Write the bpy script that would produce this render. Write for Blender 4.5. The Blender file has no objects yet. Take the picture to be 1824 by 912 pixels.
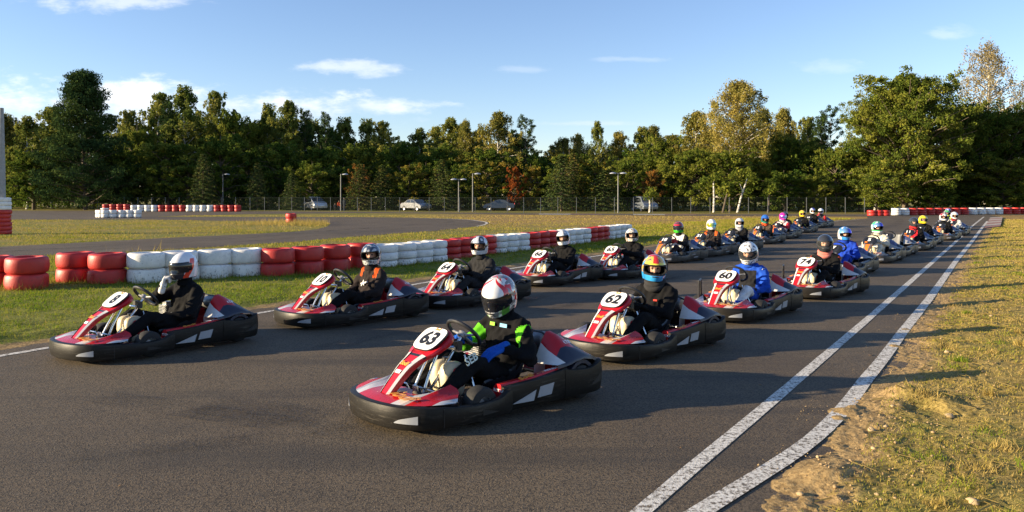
import bpy, bmesh, math, random
import numpy as np
from mathutils import Vector, Matrix, Quaternion, noise as mnoise
from math import sin, cos, pi, radians, sqrt, atan2
random.seed(7)
scene = bpy.context.scene
COL = scene.collection
# ------------------------------------------------------------------ camera
F = 1378.0; HZ = 351.0; CH = 1.68
cam = bpy.data.cameras.new("camera"); camo = bpy.data.objects.new("camera", cam); COL.objects.link(camo)
cam.sensor_width = 36; cam.lens = 36*F/1824; cam.shift_y = -(456-HZ)/1824
cam.clip_start = .05; cam.clip_end = 5000
camo.location = (0, 0, CH); camo.rotation_euler = (pi/2, 0, 0)
scene.camera = camo
# ------------------------------------------------------------------ light
SUN_EL = radians(12.0)
sd = Vector((-1.0, -0.17, 0)).normalized()
SUN_DIR = Vector((sd.x*cos(SUN_EL), sd.y*cos(SUN_EL), sin(SUN_EL)))
sun = bpy.data.lights.new("sun", 'SUN'); suno = bpy.data.objects.new("sun", sun); COL.objects.link(suno)
sun.energy = 5.0; sun.angle = radians(0.5); sun.color = (1.0, 0.81, 0.53)
suno.rotation_euler = (-SUN_DIR).to_track_quat('-Z', 'Y').to_euler(); suno.location = (-30, -5, 20)
world = bpy.data.worlds.new("World"); scene.world = world; world.use_nodes = True
SKY_STRENGTH = 0.092
EXPOSURE = 1.35
scene.view_settings.view_transform = 'Standard'; scene.view_settings.look = 'None'
scene.view_settings.exposure = EXPOSURE; scene.view_settings.gamma = 1
scene.render.engine = 'CYCLES'
scene.cycles.max_bounces = 6; scene.cycles.transparent_max_bounces = 8

# small node helper
class NT:
    def __init__(s, tree): s.t = tree; s.n = tree.nodes; s.l = tree.links
    def new(s, typ, **kw):
        n = s.n.new(typ)
        for k, v in kw.items(): setattr(n, k, v)
        return n
    def put(s, sock, v):
        if v is None: return
        if isinstance(v, bpy.types.NodeSocket): s.l.new(v, sock)
        elif isinstance(v, (tuple, list)) and len(v) == 3 and sock.type == 'RGBA': sock.default_value = (*v, 1)
        else: sock.default_value = v
    def math(s, op, a, b=None, c=None, clamp=False):
        n = s.new('ShaderNodeMath', operation=op, use_clamp=clamp)
        s.put(n.inputs[0], a)
        if b is not None: s.put(n.inputs[1], b)
        if c is not None: s.put(n.inputs[2], c)
        return n.outputs[0]
    def mix(s, f, a, b):
        n = s.new('ShaderNodeMix', data_type='RGBA'); s.put(n.inputs[0], f); s.put(n.inputs[6], a); s.put(n.inputs[7], b)
        return n.outputs[2]
    def ramp(s, v, lo, hi, a=0., b=1.):
        n = s.new('ShaderNodeMapRange', interpolation_type='SMOOTHSTEP'); s.put(n.inputs[0], v)
        n.inputs[1].default_value = lo; n.inputs[2].default_value = hi; n.inputs[3].default_value = a; n.inputs[4].default_value = b
        return n.outputs[0]
    def noise(s, vec, scale, detail=3, rough=.55, dist=0):
        n = s.new('ShaderNodeTexNoise'); s.put(n.inputs['Vector'], vec); n.inputs['Scale'].default_value = scale
        n.inputs['Detail'].default_value = detail; n.inputs['Roughness'].default_value = rough; n.inputs['Distortion'].default_value = dist
        return n.outputs[0]

w = NT(world.node_tree); w.n.clear()
out = w.new('ShaderNodeOutputWorld'); bg = w.new('ShaderNodeBackground')
sky = w.new('ShaderNodeTexSky', sky_type='NISHITA'); sky.sun_disc = False
sky.sun_elevation = SUN_EL; sky.sun_rotation = atan2(SUN_DIR.x, SUN_DIR.y)
sky.air_density = 1.0; sky.dust_density = 0.0; sky.ozone_density = 2.2; sky.altitude = 100
geo = w.new('ShaderNodeTexCoord'); sep = w.new('ShaderNodeSeparateXYZ'); w.l.new(geo.outputs['Generated'], sep.inputs[0])
# clouds live on a far flat layer of directions: azimuth tangent and elevation tangent of the view direction
yy = w.math('MAXIMUM', sep.outputs[1], 0.05)
az = w.math('DIVIDE', sep.outputs[0], yy); el = w.math('DIVIDE', sep.outputs[2], yy)
cmb = w.new('ShaderNodeCombineXYZ'); w.put(cmb.inputs[0], az); w.put(cmb.inputs[1], w.math('MULTIPLY', el, 2.6))
n1 = w.noise(cmb.outputs[0], 9, 6, .62); n2 = w.noise(cmb.outputs[0], 28, 5, .6)
nn = w.math('ADD', w.math('MULTIPLY', w.math('SUBTRACT', n1, .5), 2.9), w.math('MULTIPLY', w.math('SUBTRACT', n2, .5), 1.5))
clouds = [(x_, y_, rx_, ry_, a_*(.85 if y_ < .14 else .6)) for x_, y_, rx_, ry_, a_ in [(-.70, .126, .22, .036, 1.0), (-.50, .118, .17, .034, 1.0), (-.60, .09, .3, .03, .9), (-.36, .118, .06, .016, .8), (-.27, .117, .11, .022, 1.0), (-.19, .118, .12, .012, .7), (-.36, .098, .2, .02, .5),
          (-.21, .168, .085, .012, .7), (-.49, .252, .12, .016, .7), (.02, .165, .05, .006, .22), (.15, .178, .06, .004, .22),
          (.565, .21, .036, .012, .32), (.42, .168, .05, .010, .22), (.09, .095, .09, .004, .4)]]
mask = None
for cx, cy, rx, ry, a in clouds:
    dx = w.math('DIVIDE', w.math('SUBTRACT', az, cx), rx); dy = w.math('DIVIDE', w.math('SUBTRACT', el, cy), ry)
    d = w.math('ADD', w.math('MULTIPLY', dx, dx), w.math('MULTIPLY', dy, dy))
    m = w.math('SUBTRACT', 1.0, w.math('SQRT', d))
    m = w.math('ADD', m, nn)
    m = w.math('MULTIPLY', w.ramp(m, -.05, 1.0), a)
    mask = m if mask is None else w.math('MAXIMUM', mask, m)
mask = w.math('MULTIPLY', mask, w.ramp(sep.outputs[1], .1, .2))
lumn = w.ramp(w.math('ADD', w.math('MULTIPLY', el, 9.0), w.math('MULTIPLY', nn, .35)), .85, 1.45)
ccol = w.mix(lumn, (4.0, 4.4, 5.2), (6.2, 6.1, 5.9))
tint = w.new('ShaderNodeMix', data_type='RGBA', blend_type='MULTIPLY'); tint.inputs[0].default_value = 1
w.put(tint.inputs[6], sky.outputs[0]); tint.inputs[7].default_value = (0.95, 0.92, 1.06, 1)
SKYTINT = tint
w.put(bg.inputs[0], w.mix(mask, tint.outputs[2], ccol)); bg.inputs[1].default_value = SKY_STRENGTH
w.l.new(bg.outputs[0], out.inputs[0])

# ------------------------------------------------------------------ helpers
def gp(u, v, z=0.0):
    Z = (CH - z)*F/(v-HZ)
    return ((u-912)*Z/F, Z)
def tag(o, label=None, cat=None, group=None, kind=None):
    if label: o['label'] = label
    if cat: o['category'] = cat
    if group: o['group'] = group
    if kind: o['kind'] = kind
    return o
def empty(name, loc=(0, 0, 0), rz=0.0):
    o = bpy.data.objects.new(name, None); o.empty_display_size = .1; COL.objects.link(o)
    o.location = loc; o.rotation_euler = (0, 0, rz); return o
def link(name, me, parent=None, mat=None):
    o = bpy.data.objects.new(name, me); COL.objects.link(o)
    if parent is not None: o.parent = parent
    if mat is not None: o.matrix_local = mat
    return o
def copy_tree(o, parent=None):
    c = o.copy(); COL.objects.link(c)
    if parent is not None: c.parent = parent
    for ch in list(o.children): copy_tree(ch, c)
    return c
class MB:
    def __init__(s): s.v = []; s.f = []; s.m = []
    def add(s, vs, fs, m=0, M=None):
        b = len(s.v)
        if M is not None: vs = [tuple(M @ Vector(p)) for p in vs]
        s.v.extend([tuple(p) for p in vs]); s.f.extend([tuple(i+b for i in f) for f in fs])
        s.m.extend(m if isinstance(m, list) else [m]*len(fs)); return s
    def box(s, c, sz, m=0, M=None, taper=1.0):
        x, y, z = [a/2 for a in sz]; t = taper
        vs = [(-x, -y, -z), (x, -y, -z), (x, y, -z), (-x, y, -z), (-x*t, -y*t, z), (x*t, -y*t, z), (x*t, y*t, z), (-x*t, y*t, z)]
        vs = [(a+c[0], b+c[1], d+c[2]) for a, b, d in vs]
        return s.add(vs, [(0, 3, 2, 1), (4, 5, 6, 7), (0, 1, 5, 4), (1, 2, 6, 5), (2, 3, 7, 6), (3, 0, 4, 7)], m, M)
    def tube(s, pts, r, m=0, n=8, cap=True, closed=False, M=None):
        pts = [Vector(p) for p in pts]; rs = r if isinstance(r, (list, tuple)) else [r]*len(pts)
        vs = []; prev = None; N = len(pts)
        for i, p in enumerate(pts):
            if closed: t = pts[(i+1) % N]-pts[i-1]
            else: t = pts[min(i+1, N-1)]-pts[max(i-1, 0)]
            t.normalize()
            if prev is None:
                a = Vector((0, 0, 1)) if abs(t.z) < .9 else Vector((1, 0, 0))
                u = t.cross(a).normalized()
            else:
                u = (prev - t*prev.dot(t)).normalized()
            prev = u; q = t.cross(u)
            for k in range(n):
                a = 2*pi*k/n; vs.append(p+(u*cos(a)+q*sin(a))*rs[i])
        fs = []
        for i in range(N if closed else N-1):
            j = (i+1) % N
            for k in range(n):
                fs.append((i*n+k, i*n+(k+1) % n, j*n+(k+1) % n, j*n+k))
        if cap and not closed:
            fs.append(tuple(range(n-1, -1, -1))); fs.append(tuple((N-1)*n+k for k in range(n)))
        return s.add(vs, fs, m, M)
    def lathe(s, prof, m=0, n=24, M=None, closed=False):
        # prof (r, z) about z
        vs = []; fs = []; N = len(prof)
        for r, z in prof:
            for k in range(n):
                a = 2*pi*k/n; vs.append((r*cos(a), r*sin(a), z))
        for i in range(N if closed else N-1):
            j = (i+1) % N
            for k in range(n): fs.append((i*n+k, i*n+(k+1) % n, j*n+(k+1) % n, j*n+k))
        return s.add(vs, fs, m, M)
    def loft(s, rings, m=0, closed=True, cap=False, M=None):
        n = len(rings[0]); vs = [p for r in rings for p in r]; fs = []; mm = []
        for i in range(len(rings)-1):
            for k in range(n if closed else n-1):
                fs.append((i*n+k, i*n+(k+1) % n, (i+1)*n+(k+1) % n, (i+1)*n+k)); mm.append(m[k] if isinstance(m, list) else m)
        if cap:
            fs.append(tuple(range(n-1, -1, -1))); fs.append(tuple((len(rings)-1)*n+k for k in range(n))); mm += [mm[0]]*2
        return s.add(vs, fs, mm, M)
    def prism(s, pts, z0, z1, m=0, M=None, mtop=None):
        n = len(pts); vs = [(x, y, z0) for x, y in pts]+[(x, y, z1) for x, y in pts]
        fs = [tuple(range(n-1, -1, -1)), tuple(range(n, 2*n))]+[(k, (k+1) % n, n+(k+1) % n, n+k) for k in range(n)]
        mm = [m]*len(fs); mm[1] = m if mtop is None else mtop
        return s.add(vs, fs, mm, M)
    def sphere(s, c, r, m=0, n=12, M=None, sc=(1, 1, 1)):
        vs = []; fs = []; R = n//2
        vs.append((c[0], c[1], c[2]-r*sc[2]))
        for i in range(1, R):
            ph = -pi/2+pi*i/R
            for k in range(n):
                a = 2*pi*k/n; vs.append((c[0]+r*sc[0]*cos(ph)*cos(a), c[1]+r*sc[1]*cos(ph)*sin(a), c[2]+r*sc[2]*sin(ph)))
        vs.append((c[0], c[1], c[2]+r*sc[2])); top = len(vs)-1
        for k in range(n): fs.append((0, 1+(k+1) % n, 1+k))
        for i in range(R-2):
            for k in range(n): fs.append((1+i*n+k, 1+i*n+(k+1) % n, 1+(i+1)*n+(k+1) % n, 1+(i+1)*n+k))
        for k in range(n): fs.append((1+(R-2)*n+k, 1+(R-2)*n+(k+1) % n, top))
        return s.add(vs, fs, m, M)
    def mesh(s, name, mats, sharp=35):
        me = bpy.data.meshes.new(name); me.from_pydata([tuple(p) for p in s.v], [], s.f)
        for q in (mats if isinstance(mats, (list, tuple)) else [mats]): me.materials.append(q)
        me.polygons.foreach_set('material_index', s.m)
        if sharp:
            me.shade_smooth(); me.set_sharp_from_angle(angle=radians(sharp))
        me.update(); return me
    def build(s, name, mats, parent=None, sharp=35, M=None):
        return link(name, s.mesh(name, mats, sharp), parent, M)
def np_mesh(name, V, Fq, mats, attrs=None, smooth=False):
    me = bpy.data.meshes.new(name); k = Fq.shape[1]
    me.vertices.add(len(V)); me.vertices.foreach_set('co', np.ascontiguousarray(V, dtype=np.float32).ravel())
    me.loops.add(Fq.size); me.loops.foreach_set('vertex_index', np.ascontiguousarray(Fq, dtype=np.int32).ravel())
    me.polygons.add(len(Fq)); me.polygons.foreach_set('loop_start', np.arange(0, Fq.size, k, dtype=np.int32))
    me.polygons.foreach_set('loop_total', np.full(len(Fq), k, dtype=np.int32))
    for q in (mats if isinstance(mats, (list, tuple)) else [mats]): me.materials.append(q)
    if attrs:
        for nm, arr in attrs.items():
            a = me.attributes.new(nm, 'FLOAT', 'POINT'); a.data.foreach_set('value', np.ascontiguousarray(arr, dtype=np.float32))
    if smooth: me.shade_smooth()
    me.update(calc_edges=True); return me

# ------------------------------------------------------------------ materials
def mat(name, col, rough=.6, metal=0., vary=.15, vscale=6., bump=0., bscale=40., coat=0., spec=.5, dust=0., emit=None):
    m = bpy.data.materials.new(name); m.use_nodes = True; t = NT(m.node_tree); b = t.n['Principled BSDF']
    tc = t.new('ShaderNodeTexCoord').outputs['Object']
    nz = t.noise(tc, vscale, 5, .6)
    c = t.mix(t.ramp(nz, .3, .72), tuple(x*(1-vary) for x in col), tuple(min(x*(1+vary), .95) for x in col))
    if dust:
        c = t.mix(t.math('MULTIPLY', t.ramp(t.noise(tc, vscale*2.3, 6, .65, .6), .42, .75), dust), c, (.27, .225, .17))
    t.put(b.inputs['Base Color'], c)
    t.put(b.inputs['Roughness'], t.math('ADD', rough, t.math('MULTIPLY', t.math('SUBTRACT', nz, .5), .3), clamp=True))
    b.inputs['Metallic'].default_value = metal
    b.inputs['Specular IOR Level'].default_value = spec
    b.inputs['Coat Weight'].default_value = coat; b.inputs['Coat Roughness'].default_value = .12
    if bump:
        bp = t.new('ShaderNodeBump'); bp.inputs['Strength'].default_value = bump; bp.inputs['Distance'].default_value = .01
        t.put(bp.inputs['Height'], t.noise(tc, bscale, 4, .6)); t.l.new(bp.outputs[0], b.inputs['Normal'])
    return m
M = {}
M['belt'] = mat('black_bumper_plastic', (.020, .019, .018), .5, vary=.12, vscale=4, bump=.15, bscale=120, dust=.07, spec=.3)
def belt_mat(name, base, scuff, amt):
    m = bpy.data.materials.new(name); m.use_nodes = True; t = NT(m.node_tree); b = t.n['Principled BSDF']
    tc = t.new('ShaderNodeTexCoord').outputs['Object']; oi = t.new('ShaderNodeObjectInfo').outputs['Random']
    ad = t.new('ShaderNodeVectorMath', operation='ADD'); t.l.new(tc, ad.inputs[0]); cb = t.new('ShaderNodeCombineXYZ'); t.put(cb.inputs[0], t.math('MULTIPLY', oi, 37.0)); t.l.new(cb.outputs[0], ad.inputs[1])
    mp = t.new('ShaderNodeMapping'); t.l.new(ad.outputs[0], mp.inputs[0]); mp.inputs['Scale'].default_value = (2.2, 2.2, 34)
    st = t.ramp(t.noise(mp.outputs[0], 2.0, 6, .7), .50, .72); bl = t.ramp(t.noise(ad.outputs[0], 3.0, 4, .6), .40, .68)
    c = t.mix(t.math('MULTIPLY', t.math('MULTIPLY', st, bl), amt), base, scuff)
    c = t.mix(t.ramp(t.noise(ad.outputs[0], 55, 5, .7), .60, .74, 0, .35), c, scuff)
    t.put(b.inputs['Base Color'], c); t.put(b.inputs['Roughness'], t.math('ADD', .38, t.math('MULTIPLY', st, .25))); b.inputs['Specular IOR Level'].default_value = .2
    bp = t.new('ShaderNodeBump'); bp.inputs['Strength'].default_value = .25; bp.inputs['Distance'].default_value = .006
    t.put(bp.inputs['Height'], t.noise(tc, 14, 4, .6)); t.l.new(bp.outputs[0], b.inputs['Normal']); return m
M['belt'] = belt_mat('black_bumper_plastic', (.014, .0125, .011), (.15, .13, .10), .6)
M['belt_b'] = belt_mat('dusty_grey_bumper_plastic', (.060, .053, .046), (.20, .175, .14), .6)
M['red'] = mat('red_fairing_plastic', (.48, .008, .014), .3, vary=.12, coat=.2, dust=0)
M['white'] = mat('white_fairing_plastic', (.62, .61, .60), .3, vary=.06, coat=.2, dust=.10)
M['silver'] = mat('silver_fairing_plastic', (.36, .37, .39), .32, vary=.08, coat=.3, dust=.08)
M['black'] = mat('black_fairing_plastic', (.016, .017, .020), .32, vary=.2, coat=.2, dust=.06)
M['orange'] = mat('orange_fairing_plastic', (.80, .19, .02), .35, vary=.08, coat=.2)
M['gold'] = mat('orange_lettering', (.85, .33, .05), .45, vary=.1)
M['grey'] = mat('grey_fairing_plastic', (.16, .165, .17), .38, vary=.15, dust=.1)
M['navy'] = mat('navy_fairing_plastic', (.018, .024, .045), .42, vary=.2, dust=.03)
M['violet'] = mat('violet_fairing_plastic', (.10, .12, .24), .3, vary=.4, vscale=14, coat=.3, dust=.05)
M['rubber'] = mat('tyre_rubber', (.010, .0095, .0095), .75, vary=.2, vscale=14, bump=.2, dust=.02)
M['rim'] = mat('alloy_rim', (.55, .55, .56), .35, .8, vary=.1)
M['chrome'] = mat('chromed_steel_tube', (.62, .62, .62), .22, .95, vary=.08)
M['frame'] = mat('black_steel_tube', (.03, .03, .032), .4, .3, vary=.2, dust=.1)
M['seat'] = mat('black_seat_shell', (.018, .019, .022), .30, vary=.2, coat=.2)
M['tank'] = mat('cream_tank_plastic', (.62, .52, .34), .4, vary=.10, vscale=12)
M['engine'] = mat('cast_grey_metal', (.30, .30, .30), .4, .6, vary=.25, vscale=20)
M['wheelrim'] = mat('black_leather_grip', (.014, .014, .015), .45, vary=.2, bump=.1)
M['ink'] = mat('black_ink', (.010, .010, .011), .45, vary=.05)
M['paper'] = mat('white_sticker', (.78, .78, .78), .4, vary=.03)
M['skin'] = mat('skin', (.50, .27, .18), .5, vary=.12, vscale=20)
M['eye'] = mat('dark_eye', (.02, .015, .012), .3, vary=.05)
M['liner'] = mat('helmet_liner', (.012, .012, .013), .9, vary=.1)
_fab = {}
def fabric(col, rough=.9):
    k = tuple(col)
    if k not in _fab: _fab[k] = mat('suit_fabric_%02d' % len(_fab), col, rough, vary=.22, vscale=10, bump=.25, bscale=160, spec=.15)
    return _fab[k]
_paint = {}
def gloss(col):
    k = tuple(col)
    if k not in _paint: _paint[k] = mat('helmet_paint_%02d' % len(_paint), col, .18, vary=.06, vscale=18, coat=.8)
    return _paint[k]
def visor_mat(name, col, alpha):
    m = bpy.data.materials.new(name); m.use_nodes = True; t = NT(m.node_tree); b = t.n['Principled BSDF']
    b.inputs['Base Color'].default_value = (*col, 1); b.inputs['Roughness'].default_value = .06; b.inputs['Alpha'].default_value = alpha
    b.inputs["Coat Weight"].default_value = .3; b.inputs['Coat Roughness'].default_value = .03
    return m
M['visor_dark'] = visor_mat('tinted_visor', (.015, .016, .02), .82)
M['visor_clear'] = visor_mat('clear_visor', (.3, .32, .35), .045)
def mirror_visor(name, a, b_):
    m = bpy.data.materials.new(name); m.use_nodes = True; t = NT(m.node_tree); b = t.n['Principled BSDF']
    tc = t.new('ShaderNodeTexCoord').outputs['Object']; sp = t.new('ShaderNodeSeparateXYZ'); t.l.new(tc, sp.inputs[0])
    t.put(b.inputs['Base Color'], t.mix(t.ramp(sp.outputs[0], -.08, .08), a, b_)); b.inputs['Metallic'].default_value = .7; b.inputs['Roughness'].default_value = .18
    return m
M['visor_rainbow'] = mirror_visor('iridium_visor', (.05, .35, .55), (.55, .6, .05))
M['visor_blue'] = mirror_visor('blue_mirror_visor', (.08, .03, .5), (.3, .6, .9))
M['visor_pinkblue'] = mirror_visor('violet_mirror_visor', (.35, .6, .9), (.3, .1, .6))

def foliage(name, cols, transl=.35):
    m = bpy.data.materials.new(name); m.use_nodes = True; t = NT(m.node_tree); t.n.clear()
    o = t.new('ShaderNodeOutputMaterial'); at = t.new('ShaderNodeAttribute', attribute_name='hue'); oi = t.new('ShaderNodeObjectInfo')
    r = t.new('ShaderNodeValToRGB'); r.color_ramp.interpolation = 'LINEAR'
    els = r.color_ramp.elements; els[0].position = 0; els[0].color = (*cols[0], 1); els[1].position = 1; els[1].color = (*cols[-1], 1)
    for i, c in enumerate(cols[1:-1]):
        e = els.new((i+1)/(len(cols)-1)); e.color = (*c, 1)
    v = t.math('ADD', at.outputs['Fac'], t.math('MULTIPLY', t.math('SUBTRACT', oi.outputs['Random'], .5), .35), clamp=True)
    t.put(r.inputs[0], v)
    d = t.new('ShaderNodeBsdfDiffuse'); tr = t.new('ShaderNodeBsdfTranslucent'); mx = t.new('ShaderNodeMixShader'); mx.inputs[0].default_value = transl
    t.l.new(r.outputs[0], d.inputs[0]); t.l.new(r.outputs[0], tr.inputs[0])
    t.l.new(d.outputs[0], mx.inputs[1]); t.l.new(tr.outputs[0], mx.inputs[2]); t.l.new(mx.outputs[0], o.inputs[0])
    return m
FOL = {
 'birch': foliage('birch_leaves', [(.075, .115, .025), (.19, .21, .045), (.38, .34, .08)]),
 'birchgold': foliage('autumn_birch_leaves', [(.12, .13, .032), (.27, .24, .055), (.42, .33, .09)]),
 'birchbare': foliage('thin_birch_leaves', [(.20, .17, .09), (.30, .25, .13), (.40, .30, .14)]),
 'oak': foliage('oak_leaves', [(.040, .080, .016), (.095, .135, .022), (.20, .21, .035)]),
 'oaklit': foliage('sunlit_oak_leaves', [(.060, .095, .018), (.135, .165, .026), (.27, .26, .045)]),  # lit copy of the oak leaves: sunlight put into a brighter, yellower colour
 'maple': foliage('maple_leaves', [(.05, .085, .018), (.12, .14, .025), (.30, .20, .035)]),
 'mapleorange': foliage('orange_maple_leaves', [(.10, .085, .022), (.22, .12, .03), (.36, .14, .035)]),
 'red': foliage('red_maple_leaves', [(.12, .06, .02), (.26, .07, .02), (.36, .11, .03)]),
 'pine': foliage('pine_needles', [(.025, .050, .020), (.048, .080, .024), (.09, .11, .03)], .15),
 'spruce': foliage('spruce_needles', [(0.043, 0.071, 0.026), (0.079, 0.107, 0.031), (0.173, 0.144, 0.043)], .15),
 'spruceorange': foliage('rusty_spruce_needles', [(.045, .075, .022), (.08, .10, .028), (.19, .13, .035)], .15),
 'grass': foliage('grass_blades', [(.12, .20, .014), (.26, .27, .032), (.36, .27, .07), (.45, .33, .12)], .35),
}
M['bark'] = mat('bark', (.11, .085, .06), .9, vary=.3, bump=.5, bscale=12)
def birch_bark():
    m = bpy.data.materials.new('birch_bark'); m.use_nodes = True; t = NT(m.node_tree); b = t.n['Principled BSDF']
    mp = t.new('ShaderNodeMapping'); t.l.new(t.new('ShaderNodeTexCoord').outputs['Object'], mp.inputs[0]); mp.inputs['Scale'].default_value = (1, 1, 3)
    t.put(b.inputs['Base Color'], t.mix(t.ramp(t.noise(mp.outputs[0], 3, 5), .45, .62), (.62, .58, .52), (.08, .07, .06))); b.inputs['Roughness'].default_value = .8
    return m
M['birchbark'] = birch_bark()

def asphalt_mat(worn_paint=False, name='asphalt'):
    m = bpy.data.materials.new(name); m.use_nodes = True; t = NT(m.node_tree); b = t.n['Principled BSDF']
    P = t.new('ShaderNodeNewGeometry').outputs['Position']
    big = t.noise(P, .35, 4, .55, .4); mid = t.noise(P, 2.6, 5, .6); fine = t.noise(P, 62, 4, .75)
    vor = t.new('ShaderNodeTexVoronoi'); t.put(vor.inputs['Vector'], P); vor.inputs['Scale'].default_value = 75
    base = t.mix(t.ramp(big, .3, .7), (.118, .086, .054), (.162, .121, .075))
    base = t.mix(t.ramp(mid, .45, .8, 0, .35), base, (.037, .035, .033))
    stone = t.math('MULTIPLY', t.ramp(vor.outputs['Distance'], .30, .1), t.ramp(t.noise(P, 60, 2, .5), .52, .66))
    base = t.mix(t.math('MULTIPLY', stone, .75), base, (.23, .20, .16))
    base = t.mix(t.ramp(fine, .54, .40, 0, .8), base, (.018, .016, .014))
    base = t.mix(t.ramp(t.noise(P, 26, 4, .7), .50, .68, 0, .4), base, (.150, .125, .095)); base = t.mix(t.ramp(t.noise(P, 33, 3, .7), .48, .32, 0, .4), base, (.030, .025, .020))
    # dark rubber/oil patches along the racing line
    mp = t.new('ShaderNodeMapping'); t.l.new(P, mp.inputs[0]); mp.inputs['Rotation'].default_value = (0, 0, radians(-48.5)); mp.inputs['Scale'].default_value = (.10, 1.5, 1)
    base = t.mix(t.ramp(t.noise(mp.outputs[0], 1.3, 3, .5), .50, .70, 0, .5), base, (.036, .032, .028))
    rough = .82; hh = t.math('ADD', t.math('MULTIPLY', fine, .6), t.math('MULTIPLY', t.ramp(vor.outputs['Distance'], .5, .0), .5))
    if worn_paint:
        pn = t.noise(P, 30, 8, .8); v2 = t.new('ShaderNodeTexVoronoi', feature='DISTANCE_TO_EDGE'); t.put(v2.inputs['Vector'], t.mix(.06, P, t.new('ShaderNodeTexNoise').outputs[1])); v2.inputs['Scale'].default_value = 34
        crack = t.ramp(v2.outputs['Distance'], .0, .09)
        keep = t.math('MULTIPLY', t.ramp(pn, .41, .52), t.math('ADD', t.math('MULTIPLY', crack, .42), .58))
        base = t.mix(keep, base, t.mix(t.noise(P, 5, 4), (.62, .59, .52), (.82, .79, .72)))
    t.put(b.inputs['Base Color'], base); b.inputs['Roughness'].default_value = rough; b.inputs['Specular IOR Level'].default_value = .3
    bp = t.new('ShaderNodeBump'); bp.inputs['Strength'].default_value = .8 if not worn_paint else .45; bp.inputs['Distance'].default_value = .006
    t.put(bp.inputs['Height'], hh); t.l.new(bp.outputs[0], b.inputs['Normal'])
    return m
M['asphalt'] = asphalt_mat(); M['paint'] = asphalt_mat(True, 'worn_white_road_paint')

def ground_mat():
    m = bpy.data.materials.new('grass_and_soil'); m.use_nodes = True; t = NT(m.node_tree); b = t.n['Principled BSDF']
    P = t.new('ShaderNodeNewGeometry').outputs['Position']; sp = t.new('ShaderNodeSeparateXYZ'); t.l.new(P, sp.inputs[0])
    e = t.new('ShaderNodeAttribute', attribute_name='soil').outputs['Fac']; gr = t.new('ShaderNodeAttribute', attribute_name='green').outputs['Fac']
    a = t.noise(P, .55, 5, .6); c = t.noise(P, 3.2, 6, .65); f = t.noise(P, 28, 5, .7); d = t.noise(P, .16, 4, .55)
    tan_ = t.mix(t.ramp(f, .3, .7), (.22, .145, .065), (.47, .325, .15))
    straw = t.mix(t.ramp(f, .3, .7), (.18, .135, .04), (.41, .30, .10))
    green = t.mix(t.ramp(f, .3, .7), (.085, .10, .018), (.27, .26, .055))
    orange = t.mix(t.ramp(f, .3, .7), (.25, .14, .055), (.50, .29, .12))
    g = t.math('ADD', t.math('MULTIPLY', a, .55), t.math('MULTIPLY', c, .45))
    g = t.math('ADD', g, t.math('MULTIPLY', gr, .22))
    base = t.mix(t.ramp(g, .42, .60), straw, green)
    # russet dry grass on the far field, patchy
    far = t.math('MULTIPLY', t.ramp(sp.outputs[1], 38, 52), t.ramp(sp.outputs[1], 84, 70))
    far = t.math('MULTIPLY', far, t.ramp(sp.outputs[0], -16, 2))
    base = t.mix(t.math('MULTIPLY', far, .72), base, orange)
    farb = t.math('MULTIPLY', t.ramp(sp.outputs[1], 22, 34), t.ramp(d, .40, .60))
    base = t.mix(t.math('MULTIPLY', farb, .45), base, straw)
    s = t.ramp(t.math('ADD', e, t.math('MULTIPLY', t.math('SUBTRACT', c, .5), 1.1)), .35, .62)
    base = t.mix(s, base, tan_)
    t.put(b.inputs['Base Color'], base); b.inputs['Roughness'].default_value = .95; b.inputs['Specular IOR Level'].default_value = .1
    bp = t.new('ShaderNodeBump'); bp.inputs['Strength'].default_value = .8; bp.inputs['Distance'].default_value = .03
    t.put(bp.inputs['Height'], t.math('ADD', t.math('MULTIPLY', f, .7), c)); t.l.new(bp.outputs[0], b.inputs['Normal'])
    return m
M['ground'] = ground_mat()
def tyre_paint(name, col, dirt=.55):
    m = bpy.data.materials.new(name); m.use_nodes = True; t = NT(m.node_tree); b = t.n['Principled BSDF']
    P = t.new('ShaderNodeNewGeometry').outputs['Position']; sp = t.new('ShaderNodeSeparateXYZ'); t.l.new(P, sp.inputs[0])
    n = t.noise(P, 3.5, 5, .6); c = t.mix(t.ramp(n, .3, .7), tuple(x*.82 for x in col), col)
    dn = t.noise(P, 22, 6, .75)
    low = t.ramp(sp.outputs[2], .30, .0)
    sc = t.math('MULTIPLY', t.ramp(t.math('ADD', dn, t.math('MULTIPLY', low, .14)), .60, .68), dirt)
    c = t.mix(sc, c, (.05, .045, .035))
    c = t.mix(t.ramp(t.noise(P, 9, 5, .7), .52, .74, 0, .55), c, tuple(x*.5 for x in col))
    t.put(b.inputs['Base Color'], c); b.inputs['Roughness'].default_value = .5
    bp = t.new('ShaderNodeBump'); bp.inputs['Strength'].default_value = .35; bp.inputs['Distance'].default_value = .008
    t.put(bp.inputs['Height'], t.noise(P, 30, 5, .65)); t.l.new(bp.outputs[0], b.inputs['Normal'])
    return m
M['tyre_red'] = tyre_paint('red_painted_tyre', (.52, .028, .022), .45); M['tyre_white'] = tyre_paint('white_painted_tyre', (.84, .81, .76), .75)
M['concrete'] = mat('pole_concrete', (.30, .30, .29), .8, vary=.15)
M['galv'] = mat('galvanised_steel', (.20, .205, .205), .5, .5, vary=.1)
M['lampsteel'] = mat('pale_lamp_steel', (.20, .20, .195), .5, .2, vary=.1)
M['fencegreen'] = mat('fence_wire', (.035, .045, .04), .6, .2)
M['glass'] = mat('car_window_glass', (.03, .035, .04), .08, vary=.1, spec=.9)

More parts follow.
